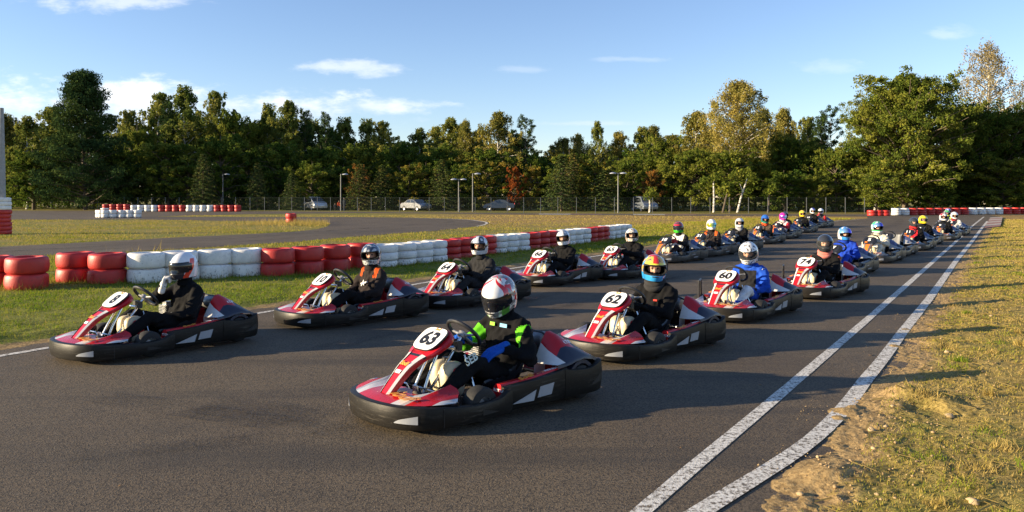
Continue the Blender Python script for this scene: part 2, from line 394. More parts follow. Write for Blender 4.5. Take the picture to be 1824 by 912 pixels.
# ------------------------------------------------------------------ terrain layout (ground coordinates)
R_EDGE = [gp(u, v) for u, v in [(1290, 960), (1353, 911), (1424, 855), (1465, 805), (1490, 759), (1520, 708), (1578, 668), (1589, 642), (1601, 602), (1662, 531), (1682, 500), (1708, 465), (1718, 450), (1744, 426), (1757, 409), (1766, 398), (1764, 389), (1762, 385.5)]]
R_EDGE = [(R_EDGE[0][0]-1.2, R_EDGE[0][1]-2.2)]+R_EDGE
L_EDGE = [gp(u, v) for u, v in [(0, 622), (83, 609), (250, 583), (440, 553), (600, 528), (740, 500), (915, 473), (1055, 454), (1110, 446), (1180, 436), (1290, 418), (1380, 404), (1450, 397), (1500, 393), (1530, 391)]]
L_EDGE = [(L_EDGE[0][0]-6.5, L_EDGE[0][1]-6.0)]+L_EDGE
rz_, rx_ = np.array([p[1] for p in R_EDGE]), np.array([p[0] for p in R_EDGE])
lz_, lx_ = np.array([p[1] for p in L_EDGE]), np.array([p[0] for p in L_EDGE])
def sheet(name, pts, z, m):
    mb = MB(); mb.add([(x, y, z) for x, y in pts], [tuple(range(len(pts)))], 0)
    o = mb.build(name, m, sharp=0)
    if o.data.polygons[0].normal.z < 0: o.data.flip_normals()
    return tag(o, kind='structure')
# the ground: one sheet to the horizon
gv = []; 
n = 41; xs = np.sign(np.linspace(-1, 1, n))*np.abs(np.linspace(-1, 1, n))**2.2*1500; 
V = np.array([(x, y, 0) for y in xs for x in xs]); Q = np.array([(j*n+i, j*n+i+1, (j+1)*n+i+1, (j+1)*n+i) for j in range(n-1) for i in range(n-1)])
g = link('ground', np_mesh('ground', V, Q, M['ground'], {'soil': np.zeros(len(V)), 'green': np.full(len(V), .25)})); tag(g, kind='structure')
# main track
main = [(x+.9, y) for x, y in R_EDGE]+[gp(1762, 384), gp(1830, 383.2), gp(1990, 383), gp(1990, 382), gp(1545, 382.2)]+[gp(1545, 389.5)]+[(x-.5, y+.1) for x, y in L_EDGE[::-1]]+[(-20, -8), (4, -8)]
sheet('asphalt_track', main, .004, M['asphalt'])
far = [gp(*p) for p in [(-300, 375), (200, 375.3), (500, 376.3), (760, 378.4), (1000, 380.4), (1200, 381.6), (1500, 381.8), (1546, 381.6), (1546, 386), (1500, 385.6), (1200, 384.6), (1000, 383), (760, 380.3), (625, 379.8), (440, 381.5), (250, 386.5), (60, 388.5), (-300, 390)]]
sheet('far_asphalt_track', far, .006, M['asphalt'])
hair = [gp(*p) for p in [(-300, 387), (60, 386), (250, 385.8), (440, 386.6), (616, 386.6), (730, 388), (800, 389.6), (840, 391.8), (866, 395.5), (869, 398), (862, 401.5), (848, 404), (768, 412), (667, 419), (516, 432), (440, 437), (300, 444.5), (0, 460), (-300, 480),
                         (-300, 456), (0, 440), (300, 424), (440, 417.5), (530, 412.5), (565, 408.5), (583, 403.5), (589, 398.5), (570, 395.8), (440, 394), (250, 391), (0, 391.5), (-300, 392)]]
sheet('hairpin_asphalt_track', hair, .008, M['asphalt'])
def catmull(P, k=6):
    out = []
    for i in range(len(P)-1):
        p0, p1, p2, p3 = [np.array(P[j]) for j in (max(i-1, 0), i, i+1, min(i+2, len(P)-1))]
        out += [tuple(.5*((2*p1)+(p2-p0)*t+(2*p0-5*p1+4*p2-p3)*t*t+(3*p1-p0-3*p2+p3)*t**3)) for t in [j/k for j in range(k)]]
    return out+[P[-1]]
def strip(name, pts, wd, z, m, jit=0.0):
    pts = [Vector((x, y, 0)) for x, y in pts]; dense = []
    for a, b in zip(pts[:-1], pts[1:]):
        k = max(1, int((b-a).length/.25)); dense += [a.lerp(b, i/k) for i in range(k)]
    dense.append(pts[-1]); sm = []
    for i in range(len(dense)):
        q = dense[max(0, i-3):i+4]; sm.append(sum(q, Vector())/len(q))
    L = []; R = []
    for i, p in enumerate(sm):
        t = (sm[min(i+1, len(sm)-1)]-sm[max(i-1, 0)]).normalized(); nrm = Vector((-t.y, t.x, 0))
        ww = wd/2*(1+random.uniform(-jit, jit)); L.append(p+nrm*ww); R.append(p-nrm*ww)
    mb = MB(); k = len(L); mb.add([(p.x, p.y, z) for p in L]+[(p.x, p.y, z) for p in R], [(i, k+i, k+i+1, i+1) for i in range(k-1)], 0)
    o = mb.build(name, m, sharp=0); return tag(o, kind='structure')
strip('white_line', [gp(*p) for p in [(1060, 990), (1148, 906), (1363.5, 726), (1546, 569), (1678, 452.5), (1697, 436), (1731, 403.5), (1753, 386)]], .105, .008, M['paint'], .03)
strip('white_line', [gp(*p) for p in [(1100, 1010), (1247, 911), (1363.5, 845), (1449.6, 789), (1495, 749), (1520.5, 703), (1581, 632), (1596.5, 607), (1657, 531), (1703, 465), (1714, 452), (1734, 427), (1749.5, 406), (1759, 394)]], .125, .012, M['paint'], .02)
strip('white_line', [gp(*p) for p in [(-150, 661), (0, 635), (83, 621), (250, 592), (440, 562), (495, 553), (600, 535), (740, 506.5), (915, 478), (1040, 460), (1100, 450.5)]], .10, .008, M['paint'], .05)
strip('white_line', [gp(*p) for p in [(1400, 404), (1450, 398.5), (1481, 394.5), (1533, 390.6)]], .16, .008, M['paint'], .05)
strip('white_line', [gp(*p) for p in [(730, 388.2), (800, 389.8), (840, 392), (865, 395.6), (868, 398), (861, 401.3), (846, 404)]], .16, .012, M['paint'], .05)
M['skid'] = bpy.data.materials.new('tyre_rubber_on_asphalt'); M['skid'].use_nodes = True
_t = NT(M['skid'].node_tree); _b = _t.n['Principled BSDF']; _b.inputs['Base Color'].default_value = (.018, .017, .016, 1); _b.inputs['Roughness'].default_value = .7
_P = _t.new('ShaderNodeNewGeometry').outputs['Position']; _t.put(_b.inputs['Alpha'], _t.math('MULTIPLY', _t.math('MULTIPLY', _t.ramp(_t.noise(_P, 1.1, 4, .6), .38, .68), _t.ramp(_t.noise(_P, 30, 4, .7), .35, .6)), .38))
sk = [([(-60, 452), (200, 438), (440, 424), (620, 409), (740, 401), (800, 396.5), (790, 393), (700, 391)], .5), ([(100, 449), (440, 430), (640, 414), (780, 402), (838, 397), (820, 393), (740, 390.4), (600, 389)], .35), ([(-60, 445), (300, 430), (560, 413), (690, 404), (750, 399)], .4),
      ([(120, 700), (420, 745), (620, 770), (900, 800)], .35), ([(60, 820), (400, 790), (700, 745), (1000, 690)], .25), ([(330, 720), (480, 735), (600, 752)], .5), ([(960, 560), (1180, 500), (1400, 446), (1560, 411)], .3), ([(900, 575), (1130, 512), (1380, 447), (1540, 410)], .22), ([(500, 640), (900, 545), (1200, 468), (1420, 417)], .3), ([(1560, 410), (1600, 398), (1590, 389), (1500, 384.5)], .5)]
for i, (p_, w_) in enumerate(sk): strip('skid_marks', catmull([gp(*q) for q in p_]), w_, .0125+.0006*i, M['skid'], .1)
# kerb at the far right
M['kerbred'] = mat('faded_red_kerb', (.22, .11, .09), .8, vary=.3); M['kerbwhite'] = mat('faded_white_kerb', (.33, .29, .25), .8, vary=.3)
kb = MB(); a0 = Vector((*gp(1753, 407.5), 0)); a1 = Vector((*gp(1764, 388.5), 0)); b0 = Vector((*gp(1782, 406.5), 0)); b1 = Vector((*gp(1786, 389), 0))
for i in range(8):
    p = [a0.lerp(a1, i/8), a0.lerp(a1, (i+1)/8), b0.lerp(b1, (i+1)/8), b0.lerp(b1, i/8)]
    kb.add([(q.x, q.y, .0) for q in p]+[(q.x, q.y, .12 if k > 1 else .05) for k, q in enumerate(p)], [(3, 2, 1, 0), (4, 5, 6, 7), (0, 1, 5, 4), (1, 2, 6, 5), (2, 3, 7, 6), (3, 0, 4, 7)], i % 2)
tag(kb.build('track_kerb', [M['kerbred'], M['kerbwhite']], sharp=0), kind='structure')
kb = MB()
for i in range(24):
    p = [gp(960+i*14, 381.9+.06*i*.6), gp(960+(i+1)*14, 381.9+.06*i*.6), gp(960+(i+1)*14, 381.0+.06*i*.6), gp(960+i*14, 381.0+.06*i*.6)]
    if (i//4) % 3 == 2: continue
    kb.add([(*q, .012) for q in p], [(0, 1, 2, 3)], 1 if (i//4) % 3 else 0)
tag(kb.build('far_kerb', [M['paint'], M['kerbred']], sharp=0), kind='structure')
# verge reliefs: real height so the low sun rakes across them
def vnoise(X, Y, sc, seed=0):
    out = np.zeros_like(X); amp = 1; tot = 0
    rs = np.random.RandomState(seed)
    for o in range(4):
        for k in range(4):
            a = rs.uniform(0, 2*pi); ph = rs.uniform(0, 2*pi); f = sc*(1.9**o)*rs.uniform(.8, 1.25)
            out += amp*np.sin((X*cos(a)+Y*sin(a))*f+ph+1.3*np.sin((X*sin(a)-Y*cos(a))*f*.7+ph*2))
        tot += amp*2; amp *= .55
    return out/tot
HOLES = [(*gp(1506, 735), .10, .026), (*gp(1494, 747), .06, .022), (*gp(1519, 728), .05, .02), (*gp(1592, 618), .07, .026), (*gp(1612, 588), .06, .016), (*gp(1405, 866), .09, .018), (*gp(1660, 524), .10, .014), (*gp(1648, 735), .12, -.16), (*gp(1640, 728), .24, .06), (*gp(1692, 623), .10, -.09), (*gp(1692, 619), .2, .04), (*gp(1598, 712), .12, .05), (*gp(1495, 855), .2, .045), (*gp(1625, 712), .16, .05), (*gp(1460, 858), .12, .04), (*gp(1672, 618), .14, .05)]
def verge_h_right(X, Y, E):
    n1 = vnoise(X, Y, 1.7, 1); n2 = vnoise(X, Y, 9, 2); n3 = vnoise(X, Y, 34, 3)
    ramp_ = np.clip((E-.03)/.9, -.5, 1)
    h = ramp_*.055-.006 + n1*.016*np.clip(E*2+.1, 0, 1) + n2*.013*np.clip(E*3+.3, .12, 1) + n3*.006*np.clip(E*5+1, .3, 1)
    for hx, hy, r, a in HOLES: h = h+a*np.exp(-((X-hx)**2+(Y-hy)**2)/(r*r))
    n4 = vnoise(X, Y, 85, 4)
    h = h+n4*.005*np.clip(E*4+.4, .2, 1)+.012
    return np.where(E > .25, np.maximum(h, .007), h)
def build_verge(name, zs, sgn, hf, width, ncol, seed):
    ee = np.concatenate([np.linspace(-.5, 1.1, int(ncol*.62)), 1.1+(np.linspace(0, 1, ncol-int(ncol*.62)+1)[1:]**1.6)*(width-1.1)])
    ZZ, EE = np.meshgrid(zs, ee, indexing='ij')
    X = (np.interp(ZZ, rz_, rx_) if sgn > 0 else np.interp(ZZ, lz_, lx_))+sgn*EE*(1+ZZ*0)
    H = hf(X, ZZ, EE*.83)
    H = np.where(EE >= ee[-2], -.05, H)
    V = np.stack([X, ZZ, H], -1).reshape(-1, 3); R_, C_ = ZZ.shape
    i = np.arange(R_-1)[:, None]*C_+np.arange(C_-1)[None, :]
    Q = np.stack([i, i+1, i+C_+1, i+C_], -1).reshape(-1, 4)
    if sgn < 0: Q = Q[:, ::-1]
    E1 = EE.reshape(-1)*.83
    if sgn > 0: soil = np.clip(1.05-E1*1.6, 0, 1); gr = np.full(len(E1), -.25)
    else: soil = np.clip(.85-E1*2.6, 0, 1); gr = np.full(len(E1), 1.0)
    o = link(name, np_mesh(name, V, Q, M['ground'], {'soil': soil, 'green': gr}, True)); tag(o, kind='structure'); return o
def verge_h_left(X, Y, E):
    return np.clip((E+.02)/.5, -.4, 1)*.045+vnoise(X, Y, 2.2, 5)*.016*np.clip(E*2+.3, 0, 1)+vnoise(X, Y, 12, 6)*.010+.008
build_verge('grass_verge', np.geomspace(2.6, 60, 760), 1, verge_h_right, 14, 230, 1)
build_verge('grass_verge', np.geomspace(6.0, 62, 420), -1, verge_h_left, 9, 110, 2)

# ------------------------------------------------------------------ grass blades and debris
def in_poly(X, Y, poly):
    inside = np.zeros(X.shape, bool); n = len(poly); j = n-1
    for i in range(n):
        xi, yi = poly[i]; xj, yj = poly[j]
        c = ((yi > Y) != (yj > Y)) & (X < (xj-xi)*(Y-yi)/(yj-yi+1e-12)+xi); inside ^= c; j = i
    return inside
RS = np.random.RandomState(11)
def blades(name, X, Y, Zb, hgt, wid, hue, label=None):
    N = len(X); a = RS.uniform(0, 2*pi, N); lean = RS.uniform(.1, .9, N)*hgt; la = RS.uniform(0, 2*pi, N)
    dx = np.cos(a)*wid/2; dy = np.sin(a)*wid/2
    p0 = np.stack([X-dx, Y-dy, Zb], -1); p1 = np.stack([X+dx, Y+dy, Zb], -1)
    p2 = np.stack([X+np.cos(la)*lean, Y+np.sin(la)*lean, Zb+hgt*np.sqrt(np.clip(1-(lean/hgt)**2*.8, .1, 1))], -1)
    V = np.stack([p0, p1, p2], 1).reshape(-1, 3); T = np.arange(3*N).reshape(-1, 3)
    o = link(name, np_mesh(name, V, T, FOL['grass'], {'hue': np.repeat(hue, 3)}))
    return tag(o, label, 'grass', kind='stuff')
# right verge
def sample_right(N, z0, z1, emax, pw=1.6):
    Z = z0*(z1/z0)**RS.uniform(0, 1, N); E = RS.uniform(0.02, 1, N)**.9*emax
    return np.interp(Z, rz_, rx_)+E/.83, Z, E
X, Y, E = sample_right(520000, 2.8, 55, 7.5)
keep = (X < (Y*.70+.8)); X, Y, E = X[keep], Y[keep], E[keep]
pn = vnoise(X, Y, 2.4, 21)*.6+vnoise(X, Y, 9, 22)*.4
dens = np.clip(pn*2.6+.62+np.clip(E-.5, -.6, .6)*1.1, .03, 1); k = RS.uniform(0, 1, len(X)) < dens; X, Y, E, pn = X[k], Y[k], E[k], pn[k]
hue = np.clip(.70-pn*.62+RS.normal(0, .22, len(X)), 0, 1)
blades('grass', X, Y, verge_h_right(X, Y, E)-.003, RS.uniform(.006, .030, len(X))*(1+np.clip(Y-6, 0, 30)*.04), (.0026+.0007*Y)*RS.uniform(.6, 1.4, len(X)), hue, 'patchy short green and straw grass right of the white lines')
# weeds and tufts standing out of the short turf
cx_, cy_, _e = sample_right(220, 3.0, 22, 6.0); kk_ = _e > .35; cx_, cy_ = cx_[kk_], cy_[kk_]; hh_ = RS.choice([.05, .15, .3, .85, .95], len(cx_)); rr0 = RS.uniform(.02, .10, len(cx_)); ht0 = RS.uniform(.03, .10, len(cx_))
ii = np.repeat(np.arange(len(cx_)), 110); wx_ = cx_[ii]+RS.normal(0, 1, len(ii))*rr0[ii]; wy_ = cy_[ii]+RS.normal(0, 1, len(ii))*rr0[ii]; we_ = (wx_-np.interp(wy_, rz_, rx_))*.83
blades('weeds', wx_, wy_, verge_h_right(wx_, wy_, we_)-.003, ht0[ii]*RS.uniform(.4, 1.1, len(ii)), (.003+.0006*wy_)*RS.uniform(.6, 1.5, len(ii)), np.clip(hh_[ii]+RS.normal(0, .08, len(ii)), 0, 1), 'scattered taller weeds and dry tufts in the right verge')
# left verge between tyre wall and track, plus slope beyond
Z = 7*(60/7)**RS.uniform(0, 1, 230000); E = RS.uniform(0, 1, len(Z))*7.0; X = np.interp(Z, lz_, lx_)-E/.83
keep = (X > -(Z*.70+.8)) & (E > .12); X, Y, E = X[keep], Z[keep], E[keep]
keep = ~in_poly(X, Y, hair); X, Y, E = X[keep], Y[keep], E[keep]
pn = vnoise(X, Y, 1.8, 31)*.6+vnoise(X, Y, 7, 32)*.4; k = RS.uniform(0, 1, len(X)) < np.clip(.62+pn*1.2, .08, 1)*np.clip(E*2.2, 0, 1); X, Y, E, pn = X[k], Y[k], E[k], pn[k]
hue = np.clip(.22-pn*.35+RS.normal(0, .17, len(X))+np.clip((Y-18)*.012, 0, .3), 0, 1)
blades('grass', X, Y, verge_h_left(X, Y, E)-.003, RS.uniform(.015, .055, len(X))*(1+np.clip(Y-10, 0, 30)*.03), (.003+.00065*Y)*RS.uniform(.6, 1.4, len(X)), hue, 'short green grass between the tyre wall and the track')
# infield and far field: sparse taller dry tufts
U = RS.uniform(-60, 1560, 230000); Vv = 384+RS.uniform(0, 1, len(U))**1.3*100; Z = CH*F/(Vv-HZ); X = (U-912)*Z/F; Y = Z
keep = ~in_poly(X, Y, hair) & ~in_poly(X, Y, far) & ~in_poly(X, Y, main) & (X < np.interp(Y, lz_, lx_)-.3)
X, Y = X[keep], Y[keep]; pn = vnoise(X, Y, .6, 41)*.6+vnoise(X, Y, 2.5, 42)*.4; k = RS.uniform(0, 1, len(X)) < np.clip(.45+pn*1.3, .05, 1); X, Y, pn = X[k], Y[k], pn[k]
hue = np.clip(.50-pn*.35+RS.normal(0, .17, len(X))+np.clip((Y-30)*.008, 0, .3), 0, 1)
blades('grass', X, Y, np.zeros(len(X)), RS.uniform(.02, .10, len(X)), (.006+.0006*Y)*RS.uniform(.6, 1.4, len(X)), hue, 'short green and straw grass of the infield beyond the tyre wall')
# tall dry stalks at the infield tip and by tyre wall
tx, ty = [], []
for u, v, n_, r in [(520, 398, 700, 3.0), (560, 401, 500, 2.0), (480, 400, 500, 3), (550, 394, 350, 2.5), (240, 446, 60, 1.2), (420, 432, 50, 2)]:
    c = gp(u, v); tx.append(c[0]+RS.normal(0, r*.5, n_)); ty.append(c[1]+RS.normal(0, r*.5, n_))
tx = np.concatenate(tx); ty = np.concatenate(ty); k = ~in_poly(tx, ty, hair); tx, ty = tx[k], ty[k]
blades('dry_stalks', tx, ty, np.zeros(len(tx)), RS.uniform(.15, .5, len(tx)), np.full(len(tx), .022), np.clip(RS.normal(.85, .12, len(tx)), 0, 1), 'tall straw coloured stalks at the tip of the infield')
# fringe of longer grass along the foot of the near tyre wall: filled below after tyres
sx0, sy0, _e = sample_right(2600, 2.9, 16, 6.0); sa = RS.uniform(0, pi, len(sx0)); sl_ = RS.gamma(2, .018, len(sx0))+.02; sh = verge_h_right(sx0, sy0, _e)+.012
sdx, sdy = np.cos(sa)*sl_, np.sin(sa)*sl_; sw = .0016+.0003*sy0; pxn, pyn = -np.sin(sa)*sw, np.cos(sa)*sw; lift = RS.uniform(-.006, .014, len(sx0))
Vs = np.stack([np.stack([sx0-sdx-pxn, sy0-sdy-pyn, sh], -1), np.stack([sx0-sdx+pxn, sy0-sdy+pyn, sh+sw*2], -1), np.stack([sx0+sdx+pxn, sy0+sdy+pyn, sh+lift+sw*2], -1), np.stack([sx0+sdx-pxn, sy0+sdy-pyn, sh+lift], -1)], 1).reshape(-1, 3)
tag(link('straw_litter', np_mesh('straw_litter', Vs, np.arange(len(Vs)).reshape(-1, 4), FOL['grass'], {'hue': np.repeat(RS.uniform(.75, 1, len(sx0)), 4)})), 'dry straws and thin twigs lying loose on the right verge', 'litter', kind='stuff')
# pebbles and crumbs of soil
M['stone'] = mat('pale_stone', (.45, .33, .18), .85, vary=.25, vscale=30, bump=.4); M['crumb'] = mat('soil_crumb', (.34, .235, .12), .9, vary=.3, vscale=30)
def rock_mesh(seed, m):
    b = MB(); b.sphere((0, 0, 0), 1, 0, 10); r = random.Random(seed); vs = []
    for p in b.v:
        q = Vector(p); d = mnoise.noise(q*1.3+Vector((seed*7.1, 0, 0))); q *= 1+d*.45; vs.append((q.x*1.15, q.y*.9, q.z*.62))
    b.v = vs; return b.mesh('rock', m, 50)
stones = [rock_mesh(i, M['stone']) for i in range(3)]
sl = [((1692, 741), .030, 'largest pale stone beside the dug hole in the right verge'), ((1552, 762), .030, 'ochre stone left of the dug hole in the sandy verge'), ((1590, 722), .018, 'small round stone above the dug hole at the sand edge'), ((1734, 902), .030, 'pale stone at the bottom edge on the right grass'), ((1578, 757), .016, 'little yellow stone next to the ochre stone'),
      ((1556, 796), .018, 'small ochre stone in the grass below the dug hole'), ((1686, 624), .026, 'pale stone at the rim of the shallow upper hollow'), ((1562, 877), .012, 'tiny pebble near the bottom of the right verge'), ((1786, 752), .014, 'small pebble far right level with the dug hole'), ((1660, 652), .014, 'yellow pebble in the grass below the upper hollow'), ((1457, 806), .015, 'pebble lying beside the outer white line'), ((1425, 872), .02, 'clod like stone on the sand near the bottom'), ((1765, 564), .022, 'small pale stone far up the right grass')]
for i, ((u, v), r, lab) in enumerate(sl):
    x, y = gp(u, v, .04); o = link('stone', stones[i % 3]); o.scale = (r, r, r); o.rotation_euler = (0, 0, i*1.7)
    h = float(verge_h_right(np.array([x]), np.array([y]), np.array([(x-np.interp(y, rz_, rx_))*.83]))[0]); o.location = (x, y, max(h, .008)+r*.3); tag(o, lab, 'stone', 'stones on the right verge')
X, Y, E = sample_right(5200, 2.9, 16, 1.5); E0 = (RS.uniform(0, 1, len(X))**1.5)*1.3-.28; X = np.interp(Y, rz_, rx_)+E0/.83
cl = vnoise(X, Y, 3.3, 51); k = RS.uniform(0, 1, len(X)) < np.clip(cl*1.6+.35, 0, 1); X, Y, E0 = X[k], Y[k], E0[k]
H = np.maximum(verge_h_right(X, Y, E0), .012); S = (RS.gamma(1.6, .0022, len(X))+.0015)*np.where(E0 < .02, .45, 1)
base = np.array([(1, 0, 0), (-1, 0, 0), (0, 1, 0), (0, -1, 0), (0, 0, .8), (0, 0, -.8)]); tri = np.array([(0, 2, 4), (2, 1, 4), (1, 3, 4), (3, 0, 4), (2, 0, 5), (1, 2, 5), (3, 1, 5), (0, 3, 5)])
ang = RS.uniform(0, 6.28, len(X)); B = base[None]*RS.uniform(.6, 1.4, (len(X), 6, 1)); Bx = B[..., 0]*np.cos(ang)[:, None]-B[..., 1]*np.sin(ang)[:, None]; By = B[..., 0]*np.sin(ang)[:, None]+B[..., 1]*np.cos(ang)[:, None]
V = np.stack([Bx, By, B[..., 2]], -1)*S[:, None, None]+np.stack([X, Y, H+S*.4], -1)[:, None]
T = (tri[None]+np.arange(len(X))[:, None, None]*6).reshape(-1, 3)
tag(link('gravel', np_mesh('gravel', V.reshape(-1, 3), T, M['crumb'])), 'loose gravel and crumbs of sandy soil along the track edge', 'gravel', kind='stuff')
# fallen leaves and twigs on asphalt
lm = mat('dead_leaf', (.22, .12, .05), .8, vary=.3)
for (u, v), s, lab in [((1550, 634), .055, 'brown curled leaf between the two white lines'), ((1354, 687), .03, 'tiny dead leaf left of the inner white line'), ((1213, 799), .02, 'smallest brown leaf on the sunlit asphalt'), ((214, 867), .02, 'yellowed leaf scrap on the asphalt at lower left')]:
    b = MB(); b.add([(-.5, 0, .02), (-.1, .3, .22), (.5, .05, .1), (-.05, -.3, .2), (.0, 0, .05)], [(0, 4, 1), (1, 4, 2), (2, 4, 3), (3, 4, 0)], 0)
    o = b.build('dead_leaf', lm); x, y = gp(u, v); o.location = (x, y, .006); o.scale = (s, s, s); o.rotation_euler = (0, 0, u); tag(o, lab, 'leaf', 'dead leaves on the asphalt')
    sm_ = o.modifiers.new('solid', 'SOLIDIFY'); sm_.thickness = .03
# ------------------------------------------------------------------ tyre walls
def tyre_mesh(R, h, m, seed):
    ri = R*.60; h = h/2*.985
    prof = [(ri, -h*.5), (ri+.025, -h*.88), (R-.10, -h*.98), (R-.045, -h*.97), (R-.018, -h*.88), (R-.006, -h*.72), (R, -h*.35), (R+.003, 0), (R, h*.35), (R-.006, h*.72), (R-.018, h*.88), (R-.045, h*.97), (R-.10, h*.98), (ri+.025, h*.88), (ri, h*.5), (ri+.05, h*.42), (R-.035, h*.3), (R-.035, -h*.3), (ri+.05, -h*.42)]
    b = MB(); b.lathe(prof, 0, 36, closed=True); r = random.Random(seed); o1 = r.uniform(0, 50); vs = []
    for x, y, z in b.v:
        a = atan2(y, x); d = 1+.018*mnoise.noise(Vector((cos(a)*1.4+o1, sin(a)*1.4, z*5)))
        vs.append((x*d, y*d, z*(1+.05*mnoise.noise(Vector((cos(a)*1.2, sin(a)*1.2+o1, 3))))))
    b.v = vs; return b.mesh('tyre', m, 50)
TM = {}
def get_tyre(R, h, c, k):
    key = (R, h, c, k)
    if key not in TM: TM[key] = tyre_mesh(R, h, M['tyre_red'] if c == 'R' else M['tyre_white'], hash(key) % 97 if False else k*13+int(R*100)+int(h*1000))
    return TM[key]
CN = {'R': 'red', 'W': 'white'}
ORD = ['first', 'second', 'third', 'fourth', 'fifth', 'sixth', 'seventh', 'eighth', 'ninth', 'tenth', 'eleventh', 'twelfth']
FOOT = []
rt = random.Random(3)
def stack(x, y, n, h, R, c, where, group, base=None):
    lv = {1: ['lone'], 2: ['lower', 'upper'], 3: ['bottom', 'middle', 'top']}.get(n)
    for k in range(n):
        o = link('tyre', get_tyre(R, h, c if not isinstance(c, list) else c[k], rt.randint(0, 3)))
        o.location = (x+rt.uniform(-.02, .02), y+rt.uniform(-.02, .02), .02+h*(k+.5)); o.rotation_euler = (rt.uniform(-.022, .022), rt.uniform(-.022, .022), rt.uniform(0, 6.28))
        cc = c if not isinstance(c, list) else c[k]
        l = lv[k] if lv else ORD[k]+' up'
        tag(o, f"{l} {CN[cc]} tyre {where}", 'tyre', group)
    FOOT.append((x, y, R))
def back(u, v, R):
    x, y = gp(u, v, .02); L = sqrt(x*x+y*y); return x*(1+R/L), y*(1+R/L)
near = [(-14, 517, 'R', 'in stack cut by the left photo edge'), (47, 520, 'R', 'in the isolated bulging stack at far left'), (134, 507, 'R', 'in the left one of the red pair before the gap'), (191, 509.5, 'R', 'in the right one of the red pair before the first white stack'),
        (260, 508, 'W', 'in the first white stack right of the red pair'), (321, 504, 'W', 'in white stack behind the raised hand driver'), (382, 499.5, 'W', 'in white stack right of the raised hand driver'), (440, 496.5, 'W', 'in the last white stack before the dark red run'),
        (494, 496, 'R', 'in the first red stack after the big white ones'), (546, 491, 'R', 'in the second red stack after the big white ones'), (596, 486, 'R', 'in the third red stack after the big white ones'), (645, 481, 'R', 'in red stack left of the orange shouldered driver')]
for u, v, c, wh in near:
    x, y = back(u, v, .345); stack(x, y, 2, .30, .345, c, wh, 'tyres of the two-high near tyre wall')
pl = [Vector((*back(u, v, .32), 0)) for u, v in [(684, 479), (735, 473.5), (788, 466.5), (876, 454.5), (945, 446.5), (994, 440.5), (1051, 433), (1084, 428), (1116, 423.5)]]
pos = []; acc = 0.0; sp_ = .64
for a, b in zip(pl[:-1], pl[1:]):
    L = (b-a).length; t = acc
    while t < L: pos.append(a.lerp(b, t/L)); t += sp_
    acc = t-L
def runc(u):
    for lim, c, nm in [(783, 'W', 'first three-high white run'), (872, 'R', 'first three-high red run'), (942, 'W', 'white run left of the black jacket driver'), (990, 'R', 'red run beside kart 66'), (1048, 'W', 'white run behind kart 65'), (1080, 'R', 'farthest red run of the long wall'), (9999, 'W', 'farthest white run of the long wall')]:
        if u < lim: return c, nm
cnt = {}
for p in pos:
    u = 912+p.x/p.y*F; c, nm = runc(u); k = cnt.get(nm, 0); cnt[nm] = k+1
    stack(p.x, p.y, 3, .185, .33, c, f"in the {ORD[k]} stack of {nm}", 'tyres of the three-high long tyre wall')
# far left walls
for i in range(20):
    c = 'RWRWR'[i//4]; nm = ['left red', 'left white', 'middle red', 'right white', 'right red'][i//4]; u = 189+12.35*i
    x, y = back(u, 376.9, .38); stack(x, y, 3 if i < 4 else 2, .28 if i < 4 else .37, .385, c, f"in the {ORD[i%4]} stack of the {nm} run, farthest left wall", 'tyres of the farthest left wall')
for i, (u, c) in enumerate([(156, 'R'), (163, 'W'), (170, 'W'), (179, 'W'), (188, 'W'), (202, 'W'), (217, 'W'), (231, 'W'), (245, 'W')]):
    x, y = back(u, 388.3-.05*i, .3); y += [2.0, 1.2, .7, .2, 0, 0, 0, 0, 0][i]
    stack(x, y, 2, .31, .31, c, f"in the {ORD[i]} stack of the short white wall at left", 'tyres of the short white wall')
x, y = back(183, 388, .3); o = link('tyre', get_tyre(.31, .12, 'W', 1)); o.location = (x-.2, y+.7, .72); tag(o, 'flat white tyre lying across the short white wall', 'tyre')
x, y = back(519, 397.5, .33); stack(x, y, 2, .31, .34, 'R', 'of the lone pair at the infield tip', 'lone red tyre pair')
# tower of tyres around the pole at the left edge
tx_, ty_ = -23.0, 34.9
for k in range(9):
    c = 'R' if k < 6 else 'W'; o = link('tyre', get_tyre(.36, .19, c, k % 4)); o.location = (tx_+rt.uniform(-.03, .03), ty_, .10+.183*k)
    tag(o, f"{CN[c]} tyre {ORD[k]} from the ground round the grey pole", 'tyre', 'tyres round the grey pole')
b = MB(); b.tube([(0, 0, 0), (0, 0, 3), (0, 0, 5.7)], [.19, .15, .09], 0, 16); o = b.build('pole', M['concrete']); o.location = (tx_-.03, ty_, 0); tag(o, 'grey tapering pole rising from the stacked tyres at left', 'pole')
# far right wall
def rr(u): return 'R' if (u < 1588 or 1619 < u < 1719 or 1784 < u) else 'W'
us = [(1553+11.8*i, 384.6, 2) for i in range(3)]+[(1596+15.2*i, 383.6-.15*i, 3) for i in range(16)]
kk = {}
for u, v, n in us:
    c = rr(u); nm = 'low red run beside the field' if n == 2 else ('white pair' if u < 1619 else 'red run behind the yellow helmet' if u < 1719 else 'white run right of the track end' if u < 1784 else 'red run at the right photo edge')
    k = kk.get(nm, 0); kk[nm] = k+1; x, y = back(u, v, .38)
    stack(x, y, n, .25 if n == 2 else .215, .40, c, f"in the {ORD[k]} stack of far {nm}", 'tyres of the far right wall')
